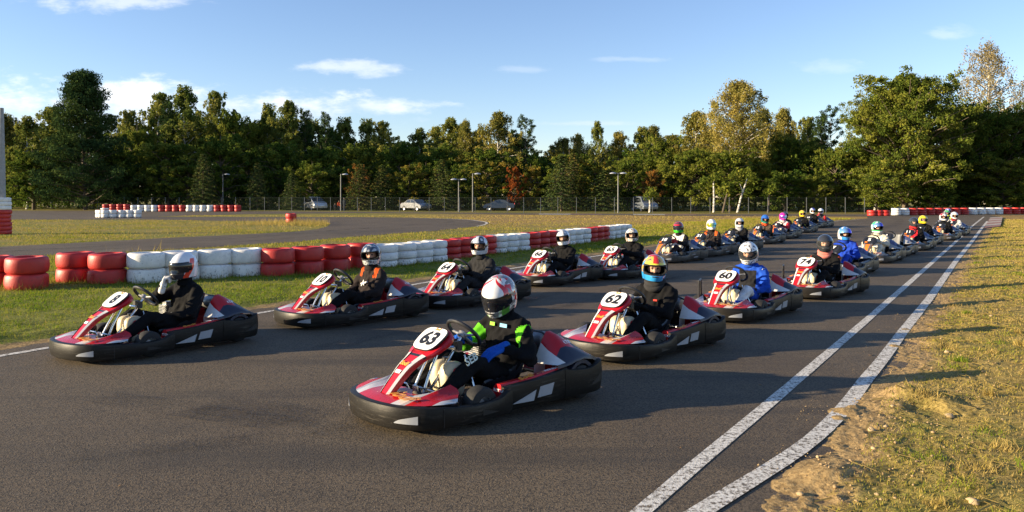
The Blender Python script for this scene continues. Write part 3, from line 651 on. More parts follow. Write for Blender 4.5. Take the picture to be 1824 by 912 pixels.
# longer grass at the foot of the tyre wall
fx, fy = [], []
for x, y, R in FOOT[:len(near)+len(pos)]:
    k = 260; a = RS.uniform(-pi, 0, k); rr_ = R+np.abs(RS.normal(0, .09, k)); fx.append(x+np.cos(a)*rr_); fy.append(y+np.sin(a)*rr_)
fx = np.concatenate(fx); fy = np.concatenate(fy)
blades('long_grass', fx, fy, np.full(len(fx), .015), RS.gamma(2.2, .032, len(fx))+.03, (.003+.0006*fy), np.clip(RS.normal(.5, .25, len(fx)), 0, 1), 'longer uncut grass along the foot of the tyre wall')

# ------------------------------------------------------------------ text
_txt = {}
def text_mesh(s, size, m, bold=.0, shear=0., name='lettering', ext=.0008):
    k = (s, size, m.name, bold, shear)
    if k in _txt: return _txt[k]
    c = bpy.data.curves.new('txt', 'FONT'); c.body = s; c.size = size; c.align_x = 'CENTER'; c.align_y = 'CENTER'; c.offset = bold; c.shear = shear; c.extrude = ext; c.resolution_u = 3
    o = bpy.data.objects.new('txt', c); COL.objects.link(o); bpy.context.view_layer.update()
    me = bpy.data.meshes.new_from_object(o.evaluated_get(bpy.context.evaluated_depsgraph_get())); bpy.data.objects.remove(o)
    me.name = name; me.materials.clear(); me.materials.append(m); _txt[k] = me; return me
def frame(o, right, up):
    r = Vector(right).normalized(); u = Vector(up); u = (u-r*u.dot(r)).normalized(); n = r.cross(u)
    return Matrix(((r.x, u.x, n.x, o[0]), (r.y, u.y, n.y, o[1]), (r.z, u.z, n.z, o[2]), (0, 0, 0, 1)))

# ------------------------------------------------------------------ go-kart
def belt(path, m=0, b=None):
    b = b or MB(); rings = []
    P = [Vector((p[0], p[1], 0)) for p in path]
    for i, p in enumerate(path):
        t = (P[min(i+1, len(P)-1)]-P[max(i-1, 0)]).normalized(); nrm = Vector((-t.y, t.x, 0))
        if nrm.dot(P[i]) < 0: nrm = -nrm
        zl, zh = p[2], p[3]; h = zh-zl; q = P[i]
        prof = [(-.03, zl+.004), (-.006, zl), (.006, zl+.06*h), (.016, zl+.30*h), (.019, zl+.60*h), (.014, zl+.86*h), (.010, zh-.003), (.004, zh+.001), (-.034, zh+.003), (-.036, zh-.022), (-.010, zh-.03)]
        rings.append([(q.x+nrm.x*o, q.y+nrm.y*o, z) for o, z in prof])
    b.loft(rings, m, True, True); return b
def catm(pts, k):
    out = []; P = [np.array(p, float) for p in pts]
    for i in range(len(P)-1):
        p0, p1, p2, p3 = P[max(i-1, 0)], P[i], P[i+1], P[min(i+2, len(P)-1)]
        for j in range(k):
            t = j/k; out.append(.5*((2*p1)+(p2-p0)*t+(2*p0-5*p1+4*p2-p3)*t*t+(3*p1-p0-3*p2+p3)*t**3))
    out.append(P[-1]); return [tuple(map(float, p)) for p in out]
FB = [(.640, .09, .042, .222), (.646, .145, .042, .205), (.650, .22, .042, .174), (.648, .40, .040, .163), (.635, .56, .038, .172), (.59, .72, .035, .184), (.50, .855, .033, .193), (.36, .945, .033, .195), (.18, .988, .033, .195), (0, 1.0, .033, .195)]
FB = FB+[(-a, b, c, d) for a, b, c, d in FB[-2::-1]]
FB = catm(FB, 3)
SP = catm([(.592, .135, .045, .232), (.602, 0, .045, .238), (.618, -.2, .045, .248), (.628, -.42, .045, .272), (.630, -.53, .045, .284)], 3)
RB = [(.634, -.50, .042, .280), (.648, -.60, .042, .262), (.655, -.78, .042, .252), (.648, -.90, .045, .285), (.59, -.965, .05, .302), (.40, -.985, .06, .27), (0, -.985, .06, .25)]
RB = catm(RB+[(-a, b, c, d) for a, b, c, d in RB[-2::-1]], 3)
def belt_patch(path, s0, s1, zfun, m, off=.0215, side=0):
    """thin decal plate following a belt between arclength fractions; zfun(t)->(zlo,zhi) fractions"""
    P = [Vector((p[0], p[1], 0)) for p in path]; L = [0]
    for i in range(1, len(P)): L.append(L[-1]+(P[i]-P[i-1]).length)
    def at(s):
        for i in range(1, len(L)):
            if L[i] >= s: break
        f = (s-L[i-1])/max(L[i]-L[i-1], 1e-6); p = P[i-1].lerp(P[i], f); t = (P[i]-P[i-1]).normalized(); nrm = Vector((-t.y, t.x, 0))
        if nrm.dot(p) < 0: nrm = -nrm
        return p, nrm, path[i-1][2]*(1-f)+path[i][2]*f, path[i-1][3]*(1-f)+path[i][3]*f
    b = MB(); N = 6; r0 = []
    for k in range(N+1):
        s = s0+(s1-s0)*k/N; p, nrm, zl, zh = at(s); a, c = zfun(k/N); h = zh-zl
        za, zc = zl+a*h, zl+c*h
        r0.append([p+nrm*(off-.006)+Vector((0, 0, za)), p+nrm*off+Vector((0, 0, za)), p+nrm*off+Vector((0, 0, zc)), p+nrm*(off-.006)+Vector((0, 0, zc))])
    b.loft(r0, 0, True, True); return b
FBL = sum((Vector(FB[i][:2])-Vector(FB[i-1][:2])).length for i in range(1, len(FB)))
RBL = sum((Vector(RB[i][:2])-Vector(RB[i-1][:2])).length for i in range(1, len(RB)))
def tyre_wheel(R, wd, rr):
    b = MB(); h = wd/2
    b.lathe([(rr, -h), (R-.03, -h*1.02), (R-.008, -h*.85), (R, -h*.6), (R, h*.6), (R-.008, h*.85), (R-.03, h*1.02), (rr, h), (rr-.004, h*.9), (rr-.004, -h*.9)], 0, 28, closed=True)
    return b
def rim_wheel(wd, rr):
    b = MB(); h = wd/2
    b.lathe([(0.0001, -h*.55), (rr*.35, -h*.6), (rr*.55, -h*.35), (rr*.85, -h*.5), (rr*.97, -h*1.0), (rr, -h*1.02), (rr, h*1.02), (rr*.97, h*1.0), (rr*.85, h*.5), (rr*.55, h*.35), (rr*.35, h*.6), (0.0001, h*.55)], 0, 24); return b
LIV = {'A': dict(main=M['red'], edge=M['white'], line=M['silver'], dark=M['black'], panel=M['red'], plate=M['paper'], digit=M['ink'], belt=M['belt'], fin=M['white'], cowl=M['red'], fender=M['navy'], pod=M['red'], stem=M['red'], sedge=M['white'], refl=M['silver'], tank2=M['red'], seat=M['seat'], nose=M['red']),
       'B': dict(main=M['black'], edge=M['grey'], line=M['white'], dark=M['black'], panel=M['black'], plate=M['black'], digit=M['paper'], belt=M['belt_b'], fin=M['silver'], cowl=M['violet'], fender=M['navy'], pod=M['black'], stem=M['orange'], sedge=M['grey'], refl=M['silver'], tank2=M['tank'], seat=M['seat'], nose=M['black'])}
_km = {}
def kart_meshes(lv):
    if lv in _km: return _km[lv]
    L = LIV[lv]; D = []   # (name, mesh, matrix, [children])
    def part(name, b, mats, ch=None, Mx=None, sharp=35): D.append((name, b.mesh(name, mats, sharp) if isinstance(b, MB) else b, Mx, ch or []))
    # bumpers with their pale reflector plates
    def fz(t): return (.42-.10*t, .46+.28*min(1, t*1.4)) if True else None
    wl = FBL/2
    refl = lambda sg: belt_patch(FB, wl+sg*.34, wl+sg*.53, lambda t: (.30+.03*(1-t), .36+.30*t**.6) , 0).mesh('reflector', L['refl'], 40)
    slot_shades = [('slot', belt_patch(FB, s0, s1, lambda t: (.34, .34+.34*(t if a else 1-t)), 0, .0195).mesh('slot', M['ink'], 40)) for s0, s1, a in [(.14, .30, 1), (FBL-.30, FBL-.14, 0)]]  # black plates paint the dark inside of bumper slots; no opening is cut
    seam = [('seam', belt_patch(FB, s-.003, s+.003, lambda t: (.05, .97), 0, .0215).mesh('seam', M['ink'], 40)) for s in (.62, FBL-.62)]
    part('front_bumper', belt(FB), L['belt'], [('reflector', refl(1)), ('reflector', refl(-1))]+slot_shades+seam)
    for sg in (1, -1):
        path = [(sg*a, b_, c, d) for a, b_, c, d in SP]
        b = belt(path)
        # coloured top of the pod
        rings = []
        for a, y, zl, zh in path:
            A = abs(a); rings.append([(sg*(A-.030), y, zh+.004), (sg*(A-.040), y, zh+.016), (sg*(A-.10), y, zh+.014), (sg*.46, y, zh-.02), (sg*.44, y, zh-.05), (sg*.44, y, .08), (sg*(A-.03), y, .08)])
        b.loft(rings, 1, True, True)
        ch = []
        if lv == 'A':
            q1 = belt_patch(path, .085, .30, lambda t: (.26-.04*t, .26+.36*t), 0); q2 = belt_patch(path, .335, .48, lambda t: (.30 if t > .1 else .30, .70), 0)
        else:
            q1 = belt_patch(path, .10, .34, lambda t: (.60, .60+.10*t), 0); q2 = belt_patch(path, .30, .50, lambda t: (.22, .32), 0)
        # sheared end: skew plates rearwards at the top
        for q in (q1, q2): q.v = [(x, y-(z-.12)*.35, z) for x, y, z in q.v]
        ch += [('reflector', q1.mesh('reflector', L['refl'], 40)), ('reflector', q2.mesh('reflector', L['refl'], 40))]
        part('side_pod', b, [L['belt'], L['pod']], ch)
    rsl = [('slot', belt_patch(RB, s0, s1, lambda t: (.34, .40+.26*(t if a else 1-t)), 0, .0195).mesh('slot', M['ink'], 40)) for s0, s1, a in [(.30, .43, 1), (RBL-.43, RBL-.30, 0)]]  # rear slots likewise: their inner shade is a black plate on the surface
    part('rear_bumper', belt(RB), L['belt'], rsl)
    # nose fairing
    xs = [-.60, -.57, -.53, -.49, -.45, -.41, -.37, -.33, -.29, -.24, -.19, -.12, -.06, 0]; xs = xs+[-a for a in xs[-2::-1]]
    colx = lambda a: 0 if a < .26 else 1 if a < .34 else 2 if a < .38 else 0 if a < .54 else 1
    fbx = [p[0]-.020 for p in FB[:len(FB)//2+1]][::-1]; fby = [p[1]-.030 for p in FB[:len(FB)//2+1]][::-1]; kx = [i for i in range(len(fbx)) if i == 0 or fbx[i] > max(fbx[:i])]
    yf = lambda a: float(np.interp(a, [fbx[i] for i in kx], [fby[i] for i in kx]))
    yb = lambda a: float(np.interp(a, [0, .10, .20, .29, .36, .43, .49, .53, .565], [.66, .66, .655, .60, .50, .44, .50, .53, .56]))
    rings = []; nr = 8; b = MB(); grid = []
    for i, x in enumerate(xs):
        a = abs(x); f_, k_ = yf(a), yb(a); k_ = min(k_, f_-.015)
        col = []
        for j in range(nr+1):
            t = j/nr; y = f_+(k_-f_)*t
            z = .199+.020*min(1, t*3)+.06*t**1.4*math.exp(-((a-.37)/.05)**2)+.012*math.exp(-(a/.10)**2)*t-.02*max(0, (a-.5)/.06)*t
            col.append((x, y, z))
        col.append((x, k_, col[-1][2]-.05)); grid.append(col)
    b.loft(grid, 0, False)
    mm = []
    for i in range(len(xs)-1):
        a = abs((xs[i]+xs[i+1])/2)
        for j in range(nr+1): mm.append(3 if j == nr else colx(a))
    b.m = mm
    ch = []
    if lv == 'A':
        tm = text_mesh('Sodi', .18, M['gold'], .004, .35)
        ch.append(('lettering', tm, frame((-.19, .815, .2300), (-1, .15, .0), (0, -1, .0))))
    else:
        bb = MB(); bb.box((-.30, .72, .25), (.22, .012, .004), 0); bb.box((.30, .72, .25), (.22, .012, .004), 0); ch.append(('stripe', bb.mesh('stripe', M['orange']), None))
    part('nose_fairing', b, [L['nose'], L['edge'], L['line'], M['black']], ch)
    # steering fairing: spine with flaring panel
    spn = catm([(.885, .185, .058, .03), (.815, .262, .062, .04), (.745, .335, .068, .045), (.68, .395, .078, .045), (.61, .438, .092, .04), (.56, .465, .115, .035), (.52, .487, .145, .035), (.43, .541, .170, .04), (.37, .583, .166, .045), (.33, .614, .135, .045), (.312, .622, .09, .03)], 2)
    b = MB(); rings = []; mats_ = []
    for i, (y, z, wd, dp) in enumerate(spn):
        y0, z0 = spn[max(i-1, 0)][:2]; y1, z1 = spn[min(i+1, len(spn)-1)][:2]; t = Vector((0, y1-y0, z1-z0)).normalized(); nrm = Vector((0, t.z, -t.y))
        if nrm.z < 0: nrm = -nrm
        def q(x, d): return (x, y+nrm.y*d, z+nrm.z*d)
        rings.append([q(-wd, -dp), q(-wd*1.02, -dp*.4), q(-wd*.95, 0), q(-wd*.62, .012), q(-wd*.55, .006), q(wd*.55, .006), q(wd*.62, .012), q(wd*.95, 0), q(wd*1.02, -dp*.4), q(wd, -dp)])
    b.loft(rings, 0, True, True); mm = []
    for i in range(len(spn)-1):
        yy_ = spn[i][0]
        for k in range(10):
            if yy_ > .565: mm.append({0: 0, 1: 0, 2: 1, 3: 2, 4: 0, 5: 2, 6: 1, 7: 0, 8: 0, 9: 2}[k] if yy_ > .60 else {0: 0, 1: 2, 2: 1, 3: 2, 4: 2, 5: 2, 6: 1, 7: 2, 8: 0, 9: 2}[k])
            else: mm.append(3 if k != 9 else 2)
    b.m = mm+[2, 2]
    C = Vector((0, .428, .555)); up = Vector((0, -.155, .110)).normalized(); right = Vector((-1, 0, 0)); nrm = right.cross(up)
    def plate(sc, d, m, name):
        pts = []
        for k in range(40):
            a = 2*pi*k/40; cx, sy = cos(a), sin(a); r = (abs(cx)**4+abs(sy)**4)**(-1/4); x = cx*r*.138*sc; y = sy*r*.116*sc; x *= 1-.10*max(0, -y/.116); pts.append((x, y))
        bb = MB(); bb.prism(pts, d-.012, d, 0); return bb.mesh(name, m, 30)
    Mx = frame(C+nrm*.0, right, up)
    ch = []
    if lv == 'A':
        ch = [('plate_outline', plate(1.035, .018, M['ink'], 'plate_outline'), Mx), ('number_plate', plate(1.0, .021, L['plate'], 'number_plate'), Mx), ('lettering', text_mesh('Sodi', .035, M['gold'], .001, .3), frame(C+nrm*.0225+up*.100, right, up)),
              ('sticker', MB().box((0, 0, 0), (.06, .03, .002)).mesh('sticker', M['paper']), frame((0, .735, .363), (-1, 0, 0), (0, -.7, .66))), ('lettering', text_mesh('Sodi', .05, M['gold'], .002, .3), frame((0, .68, .415), (-1, 0, 0), (0, -.75, .62)))]
    else:
        ch = [('orange_badge', MB().box((0, 0, 0), (.06, .05, .003)).mesh('orange_badge', M['orange']), frame((.06, .53, .505), (-1, 0, 0), (0, -.7, .6)))]
    part('steering_fairing', b, [L['stem'], L['sedge'], M['black'], L['panel']], ch)
    # rear quarters
    ST = [(-.44, [(.30, .30), (.40, .30), (.52, .308), (.61, .315)]), (-.525, [(.29, .45), (.38, .40), (.50, .36), (.62, .325)]), (-.59, [(.28, .53), (.35, .51), (.48, .42), (.625, .335)]), (-.64, [(.28, .535), (.36, .515), (.49, .43), (.63, .35)]),
          (-.74, [(.29, .48), (.37, .465), (.50, .405), (.63, .36)]), (-.85, [(.31, .39), (.39, .385), (.52, .36), (.62, .34)]), (-.94, [(.33, .30), (.41, .30), (.52, .30), (.60, .30)])]
    for sg in (1, -1):
        rings = [[(sg*(r[0][0]-.01), y, .12)]+[(sg*x, y, z) for x, z in r]+[(sg*(r[-1][0]+.005), y, r[-1][1]-.03)] for y, r in ST]
        b = MB(); b.loft(rings, 0, False)
        mm = []
        for i in range(len(ST)-1):
            for k in range(5): mm.append(0 if (i == 0 or (i == 1 and k < 1)) and k < 4 else 1 if (k < 3 and not (k == 2 and i >= 4)) else 2)
        b.m = mm
        # wheel arch
        D.append(('rear_cowl', b.mesh('rear_cowl', [L['fin'], L['cowl'], L['fender']], 60), None, [] if lv == 'B' else [('lettering', text_mesh('RT8', .05, M['paper'], .001), frame((sg*.45, -.69, .452), (0, -1 if sg < 0 else 1, 0), (-sg*.75, 0, .55)))]))
        b = MB(); rings = []
        for k in range(9):
            a = radians(-5+k*23); rings.append([(sg*x, -.715+.165*cos(a), .15+.175*sin(a)+.0) for x in (.44, .52, .60, .625)]+[(sg*.625, -.715+.135*cos(a), .15+.145*sin(a))])
        b.loft(rings, 0, False); D.append(('wheel_arch', b.mesh('wheel_arch', L['fender'], 50), None, []))
    if lv == 'A':
        for sg in (1, -1):
            D.append(('lettering', text_mesh('Sodi', .085, M['gold'], .002, .35), frame((sg*.562, -.12, .2655), (0, sg*1, -sg*.10), (-sg*1, 0, .02)), []))
            D.append(('lettering', text_mesh('RT8 MAX', .042, M['paper'], .0008, .2), frame((sg*.580, -.40, .2895), (0, sg*1, -sg*.04), (-sg*1, 0, .02)), []))
            D.append(('lettering', text_mesh('ROTAX', .032, M['paper'], .0008, .2), frame((sg*.535, .142, .20), (-sg*-1 if False else -1, 0, 0), (0, 0, 1)), []))
    # wheels
    WT = {}
    for nm, R, wd, y, x in (('front', .132, .13, .325, .53), ('rear', .142, .19, -.715, .525)):
        t = tyre_wheel(R, wd, .066).mesh('wheel', M['rubber']); r = rim_wheel(wd, .066).mesh('rim', M['rim'])
        for sg in (1, -1):
            Mx = Matrix.Translation((sg*x, y, R)) @ Matrix.Rotation(pi/2, 4, 'Y') @ Matrix.Rotation(radians(0), 4, 'X')
            D.append(('wheel', t, Mx, [('rim', r, None)]))
    # steering wheel
    b = MB(); C2 = Vector((0, .10, .575)); nn_ = Vector((0, -.72, .69)).normalized(); ux = Vector((1, 0, 0)); uy = nn_.cross(ux).normalized()
    ring = []
    for k in range(36):
        a = 2*pi*k/36; rx = .155; ry = .145 if sin(a)*uy.z > 0 else .15; ring.append(C2+ux*cos(a)*rx+uy*sin(a)*ry)
    b.tube(ring, .0165, 0, 10, closed=True)
    for a in (radians(0), radians(180), radians(270)):
        b.tube([C2-nn_*.025, C2-nn_*.012+(ux*cos(a)+uy*sin(a))*.08, C2+(ux*cos(a)+uy*sin(a))*.145], [.014, .011, .010], 1, 6)
    b.lathe([(0, -.045), (.035, -.045), (.04, -.01), (.028, 0), (0, .001)], 1, 16, M=Matrix.Translation(C2) @ nn_.to_track_quat('Z', 'Y').to_matrix().to_4x4())
    part('steering_wheel', b, [M['wheelrim'], M['engine']])
    b = MB(); b.tube([C2-nn_*.02, (0, .24, .40), (0, .47, .13)], .013, 0, 8); 
    for sg in (1, -1): b.tube([(sg*.075, .60, .07), (sg*.055, .49, .30), (sg*.04, .35, .54)], .011, 0, 8)
    b.tube([(-.06, .24, .475), (.06, .24, .475)], .012, 0, 8)
    part('steering_column', b, M['chrome'])
    # seat
    sp = catm([(.08, .17), (-.03, .115), (-.17, .085), (-.31, .105), (-.41, .21), (-.48, .40), (-.525, .56)], 3); rings = []
    for i, (y, z) in enumerate(sp):
        y0, z0 = sp[max(i-1, 0)]; y1, z1 = sp[min(i+1, len(sp)-1)]; t = Vector((0, y1-y0, z1-z0)).normalized(); nr_ = Vector((0, t.z, -t.y))
        if nr_.z < 0 or nr_.y < 0 and i > 9: nr_ = -nr_ if nr_.z < 0 else nr_
        f = i/(len(sp)-1); wd = .20-.03*f; wing = .05+.13*sin(pi*min(1, f*1.05))**1.0
        row = []
        for k in range(-6, 7):
            t_ = k/6; x = wd*sin(t_*pi/2*.98)*(1+.06*f) ; d = wing*abs(t_)**3.2
            row.append((x, y+nr_.y*d, z+nr_.z*d))
        rings.append(row)
    b = MB(); b.loft(rings, 0, False); off = [[(x*1.05, y-.012, z-.012) for x, y, z in r] for r in rings]; b.loft(off, 0, False)
    nC = 13; nR = len(rings); T0 = nR*nC
    edge = [(i, 0) for i in range(nR)]+[(nR-1, k) for k in range(1, nC)]+[(i, nC-1) for i in range(nR-2, -1, -1)]+[(0, k) for k in range(nC-2, 0, -1)]
    fs = []
    for a_, b_ in zip(edge, edge[1:]+edge[:1]):
        i0 = a_[0]*nC+a_[1]; i1 = b_[0]*nC+b_[1]; fs.append((i0, i1, T0+i1, T0+i0))
    b.f += fs; b.m += [0]*len(fs)
    part('seat', b, L['seat'], sharp=60)
    # tank
    b = MB()
    def lobe(cx, cy, cz, rx, ry, rz, m):
        n = 20; vs = []; fs = []; R_ = 10
        se = lambda v, e: math.copysign(abs(v)**e, v)
        for i in range(R_+1):
            ph = -pi/2+pi*i/R_
            for k in range(n):
                a = 2*pi*k/n; vs.append((cx+rx*se(cos(ph), .55)*se(cos(a), .6), cy+ry*se(cos(ph), .55)*se(sin(a), .6), cz+rz*se(sin(ph), .6)))
        for i in range(R_):
            for k in range(n): fs.append((i*n+k, i*n+(k+1) % n, (i+1)*n+(k+1) % n, (i+1)*n+k))
        b.add(vs, fs, m)
    lobe(.062, .27, .235, .068, .105, .14, 0); lobe(-.062, .27, .235, .068, .105, .14, 0); lobe(0, .27, .215, .09, .09, .12, 0)
    lobe(-.118, .25, .26, .018, .07, .08, 1)
    b.lathe([(0, .0), (.03, 0), (.03, .03), (0, .032)], 2, 14, M=Matrix.Translation((.04, .25, .365)))
    part('fuel_tank', b, [M['tank'], L['tank2'], M['ink']])
    # chassis
    b = MB()
    for sg in (1, -1):
        b.tube([(sg*.20, .88, .09), (sg*.24, .6, .07), (sg*.34, .3, .06), (sg*.34, -.4, .06), (sg*.26, -.9, .10)], .015, 0, 8)
        b.tube([(sg*.22, .5, .07), (sg*.40, .38, .10), (sg*.46, .33, .13)], .018, 0, 8)
        b.tube([(sg*.34, .1, .07), (sg*.60, .08, .10), (sg*.60, -.45, .10), (sg*.34, -.5, .07)], .010, 0, 8)
    for y in (.88, .5, .1, -.4, -.9): b.tube([(-.24, y, .075), (.24, y, .075)], .013, 0, 8)
    b.tube([(-.5, -.715, .142), (.5, -.715, .142)], .02, 1, 10)
    b.box((0, .35, .048), (.50, .98, .008), 0); b.box((0, -.45, .055), (.5, .5, .01), 0)
    part('chassis', b, [M['frame'], M['chrome']])
    b = MB()
    b.tube([(-.30, .50, .11), (-.30, .54, .21), (-.22, .60, .235), (-.10, .60, .235), (-.06, .56, .13)], .009, 0, 8); b.tube([(.30, .50, .11), (.30, .54, .21), (.22, .60, .235), (.10, .60, .235), (.06, .56, .13)], .009, 0, 8)
    part('pedal_guard', b, M['chrome'])
    for sg in (1, -1):
        b = MB(); b.tube([(sg*.14, .62, .08), (sg*.14, .655, .17), (sg*.14, .67, .26)], .008, 0, 8); b.box((sg*.14, .662, .235), (.07, .012, .06), 0); part('pedal', b, M['chrome'])
    # engine behind/right of seat
    b = MB(); b.box((.385, -.36, .20), (.13, .22, .16), 0); 
    for k in range(7): b.box((.385, -.36+.0, .29+.018*k), (.15, .17, .008), 0)
    b.box((.385, -.36, .36), (.09, .11, .16), 0)
    part('engine', b, M['engine'])
    b = MB(); b.lathe([(0, -.16), (.07, -.16), (.082, -.14), (.082, .14), (.07, .16), (0, .16)], 0, 20, M=Matrix.Translation((.02, -.70, .42)) @ Matrix.Rotation(pi/2, 4, 'Y')); b.tube([(.1, -.70, .40), (.25, -.62, .32), (.34, -.5, .26)], .03, 1, 10); b.tube([(-.22, -.80, .30), (.22, -.80, .30)], .05, 1, 12); b.tube([(-.30, -.62, .10), (-.27, -.66, .46), (-.1, -.68, .50), (.1, -.68, .50), (.27, -.66, .46), (.3, -.62, .10)], .011, 1, 8)
    part('airbox', b, [M['engine'], M['frame']])
    # linkages and cables in front of the driver
    b = MB(); b.tube([(-.20, .12, .08), (-.25, .20, .20), (-.13, .20, .43)], .007, 0, 6); b.tube([(.10, .20, .46), (.18, .32, .34), (.26, .50, .14)], .006, 1, 6); b.box((.06, .17, .50), (.05, .06, .05), 1); b.box((-.05, .20, .49), (.05, .05, .07), 1)
    part('controls', b, [M['chrome'], M['frame']])
    KS = Matrix.Diagonal((.86, 1, 1, 1))
    for nm, me, Mx, ch in D:
        if nm in ('steering_fairing', 'steering_wheel', 'steering_column', 'seat', 'fuel_tank', 'controls', 'airbox'): continue
        if Mx is None: me.transform(KS)
        else: Mx[0][3] *= .86
        for c in ch:
            if len(c) > 2 and c[2] is not None: c[2][0][3] *= .86
            elif Mx is None: c[1].transform(KS)
    _km[lv] = D; return D
def make_kart(lv, num, loc, a_deg, label, guard=False):
    root = empty('go_kart', (loc[0], loc[1], .016), pi-radians(a_deg) if False else atan2(sin(radians(a_deg)), cos(radians(a_deg)))*-1+pi)
    tag(root, label, 'go-kart', 'go-karts lined up on the starting grid')
    for name, me, Mx, ch in kart_meshes(lv):
        o = link(name, me, root, Mx)
        for c in ch: link(c[0], c[1], o, c[2] if len(c) > 2 else None)
        if name == 'steering_fairing' and num:
            C = Vector((0, .428, .555)); up = Vector((0, -.155, .110)).normalized(); right = Vector((-1, 0, 0)); nrm = right.cross(up)
            link('number', text_mesh(num, .182 if lv == 'A' else .16, LIV[lv]['digit'], .007, .0, 'number'), o, frame(C+nrm*(.0225 if lv == 'A' else .014)-up*.005, right, up))
    if guard:
        b = MB(); b.tube([(.40, .46, .12), (.40, .44, .47), (.52, .16, .47), (.54, .12, .12)], .016, 0, 8); b.add([(.405, .44, .20), (.405, .435, .44), (.52, .17, .44), (.53, .15, .20), (.409, .44, .20), (.409, .435, .44), (.524, .17, .44), (.534, .15, .20)], [(0, 1, 2, 3), (7, 6, 5, 4), (0, 4, 5, 1), (1, 5, 6, 2), (2, 6, 7, 3), (3, 7, 4, 0)], 1)
        b.build('side_guard', [M['frame'], M['smoke']], root)
    return root
M['smoke'] = visor_mat('smoky_plastic', (.22, .20, .15), .55)

# ------------------------------------------------------------------ people
def capsule(b, p, q, r0, r1, m=0):
    b.sphere(tuple(p), r0, m, 14); b.sphere(tuple(q), r1, m, 14); b.tube([p, q], [r0, r1], m, 14)
def ik(a, c, l1, l2, pole):
    a, c = Vector(a), Vector(c); d = (c-a); L = min(d.length, (l1+l2)*.999); dn = d.normalized()
    x = (l1*l1-l2*l2+L*L)/(2*L); h = sqrt(max(l1*l1-x*x, 0)); pl = Vector(pole); pl = (pl-dn*pl.dot(dn)).normalized()
    return a+dn*x+pl*h
def voxel(jobs):
    """jobs: list of (MB, voxel, smooth) -> meshes"""
    obs = []
    for b, vx, smt in jobs:
        me = bpy.data.meshes.new('tmp'); me.from_pydata([tuple(p) for p in b.v], [], b.f); o = bpy.data.objects.new('tmp', me); COL.objects.link(o)
        r = o.modifiers.new('r', 'REMESH'); r.mode = 'VOXEL'; r.voxel_size = vx
        s = o.modifiers.new('s', 'SMOOTH'); s.factor = .5; s.iterations = smt
        obs.append(o)
    bpy.context.view_layer.update(); dg = bpy.context.evaluated_depsgraph_get(); out = []
    for o in obs: out.append(bpy.data.meshes.new_from_object(o.evaluated_get(dg)))
    for o in obs:
        me = o.data; bpy.data.objects.remove(o); bpy.data.meshes.remove(me)
    return out
def segd(P, a, b):
    a = np.array(a); b = np.array(b); ab = b-a; t = np.clip(((P-a)@ab)/(ab@ab), 0, 1); return np.linalg.norm(P-(a+t[:, None]*ab), axis=1), t
def glove_mb(curl):
    b = MB(); 
    for i, x in enumerate((-.033, -.011, .011, .033)):
        capsule(b, (x*.65, .0, 0), (x, .085-.006*abs(i-1.6), .0), .019, .0145)
        L = (.030, .036, .034, .026)[3-i] if i else .026
        p = Vector((x, .085-.006*abs(i-1.6), 0)); ang = 0
        for sgm, (l, r0, r1) in enumerate(((.042, .0125, .0115), (.030, .0112, .0105), (.024, .0105, .009))):
            ang += curl[sgm]*(1+.08*(i-1.5)); q = p+Vector((x*.10, cos(ang), -sin(ang)))*(l*(1.0 if i in (1, 2) else .86)); capsule(b, p, q, r0, r1); p = q
    capsule(b, (.020, .015, -.008), (.046, .045, -.018), .017, .014); capsule(b, (.046, .045, -.018), (.052, .078, -.030), .0135, .0115); capsule(b, (.052, .078, -.030), (.043, .100, -.040), .0115, .0095)
    capsule(b, (0, -.05, 0), (0, .02, 0), .030, .030)
    return b
GL = voxel([(glove_mb((.75, 1.0, .7)), .0045, 3), (glove_mb((.25, .35, .3)), .0045, 3), (glove_mb((1.2, 1.4, 1.0)), .0045, 3)])
for g_ in GL: g_.shade_smooth()
GKIND = {'grip': GL[0], 'relax': GL[1], 'fist': GL[2]}
_gm = {}
def place_glove(root, side, wrist, dirv, palm, kind, col):
    """palm: direction the palm faces"""
    d = Vector(dirv).normalized(); z = -Vector(palm); z = (z-d*z.dot(d)).normalized(); x = d.cross(z)   # x,y(d),z right handed: x = y cross z
    if side < 0: pass
    R_ = Matrix(((x.x, d.x, z.x, wrist[0]), (x.y, d.y, z.y, wrist[1]), (x.z, d.z, z.z, wrist[2]), (0, 0, 0, 1)))
    # thumb (+x in the model) must point inwards
    key = (kind, tuple(col))
    if key not in _gm:
        me = GKIND[kind].copy(); me.name = 'glove'; me.materials.clear(); me.materials.append(fabric(col, .6)); _gm[key] = me
    sx = 1 if side > 0 else -1     # right hand: palm down, fingers forward -> thumb to the left (-x world)
    return link('glove', _gm[key], root, R_ @ Matrix.Diagonal((-1.25*sx, 1.22, 1.25, 1)))
def shoe_mb():
    b = MB(); rings = []
    for t, w_, h0, h1 in [(-.045, .030, .0, .085), (-.02, .038, -.002, .115), (.03, .040, 0, .11), (.08, .040, 0, .075), (.13, .045, 0, .055), (.18, .045, 0, .045), (.21, .036, .004, .036), (.228, .018, .012, .026)]:
        hm = (h0+h1)/2; rings.append([(-w_, t, h0+.012), (-w_*.9, t, h0), (w_*.9, t, h0), (w_, t, h0+.012), (w_*.92, t, hm), (w_*.55, t, h1), (-w_*.55, t, h1), (-w_*.92, t, hm)])
    b.loft(rings, [1, 1, 1, 0, 0, 0, 0, 0], True, True); return b
_sm = {}
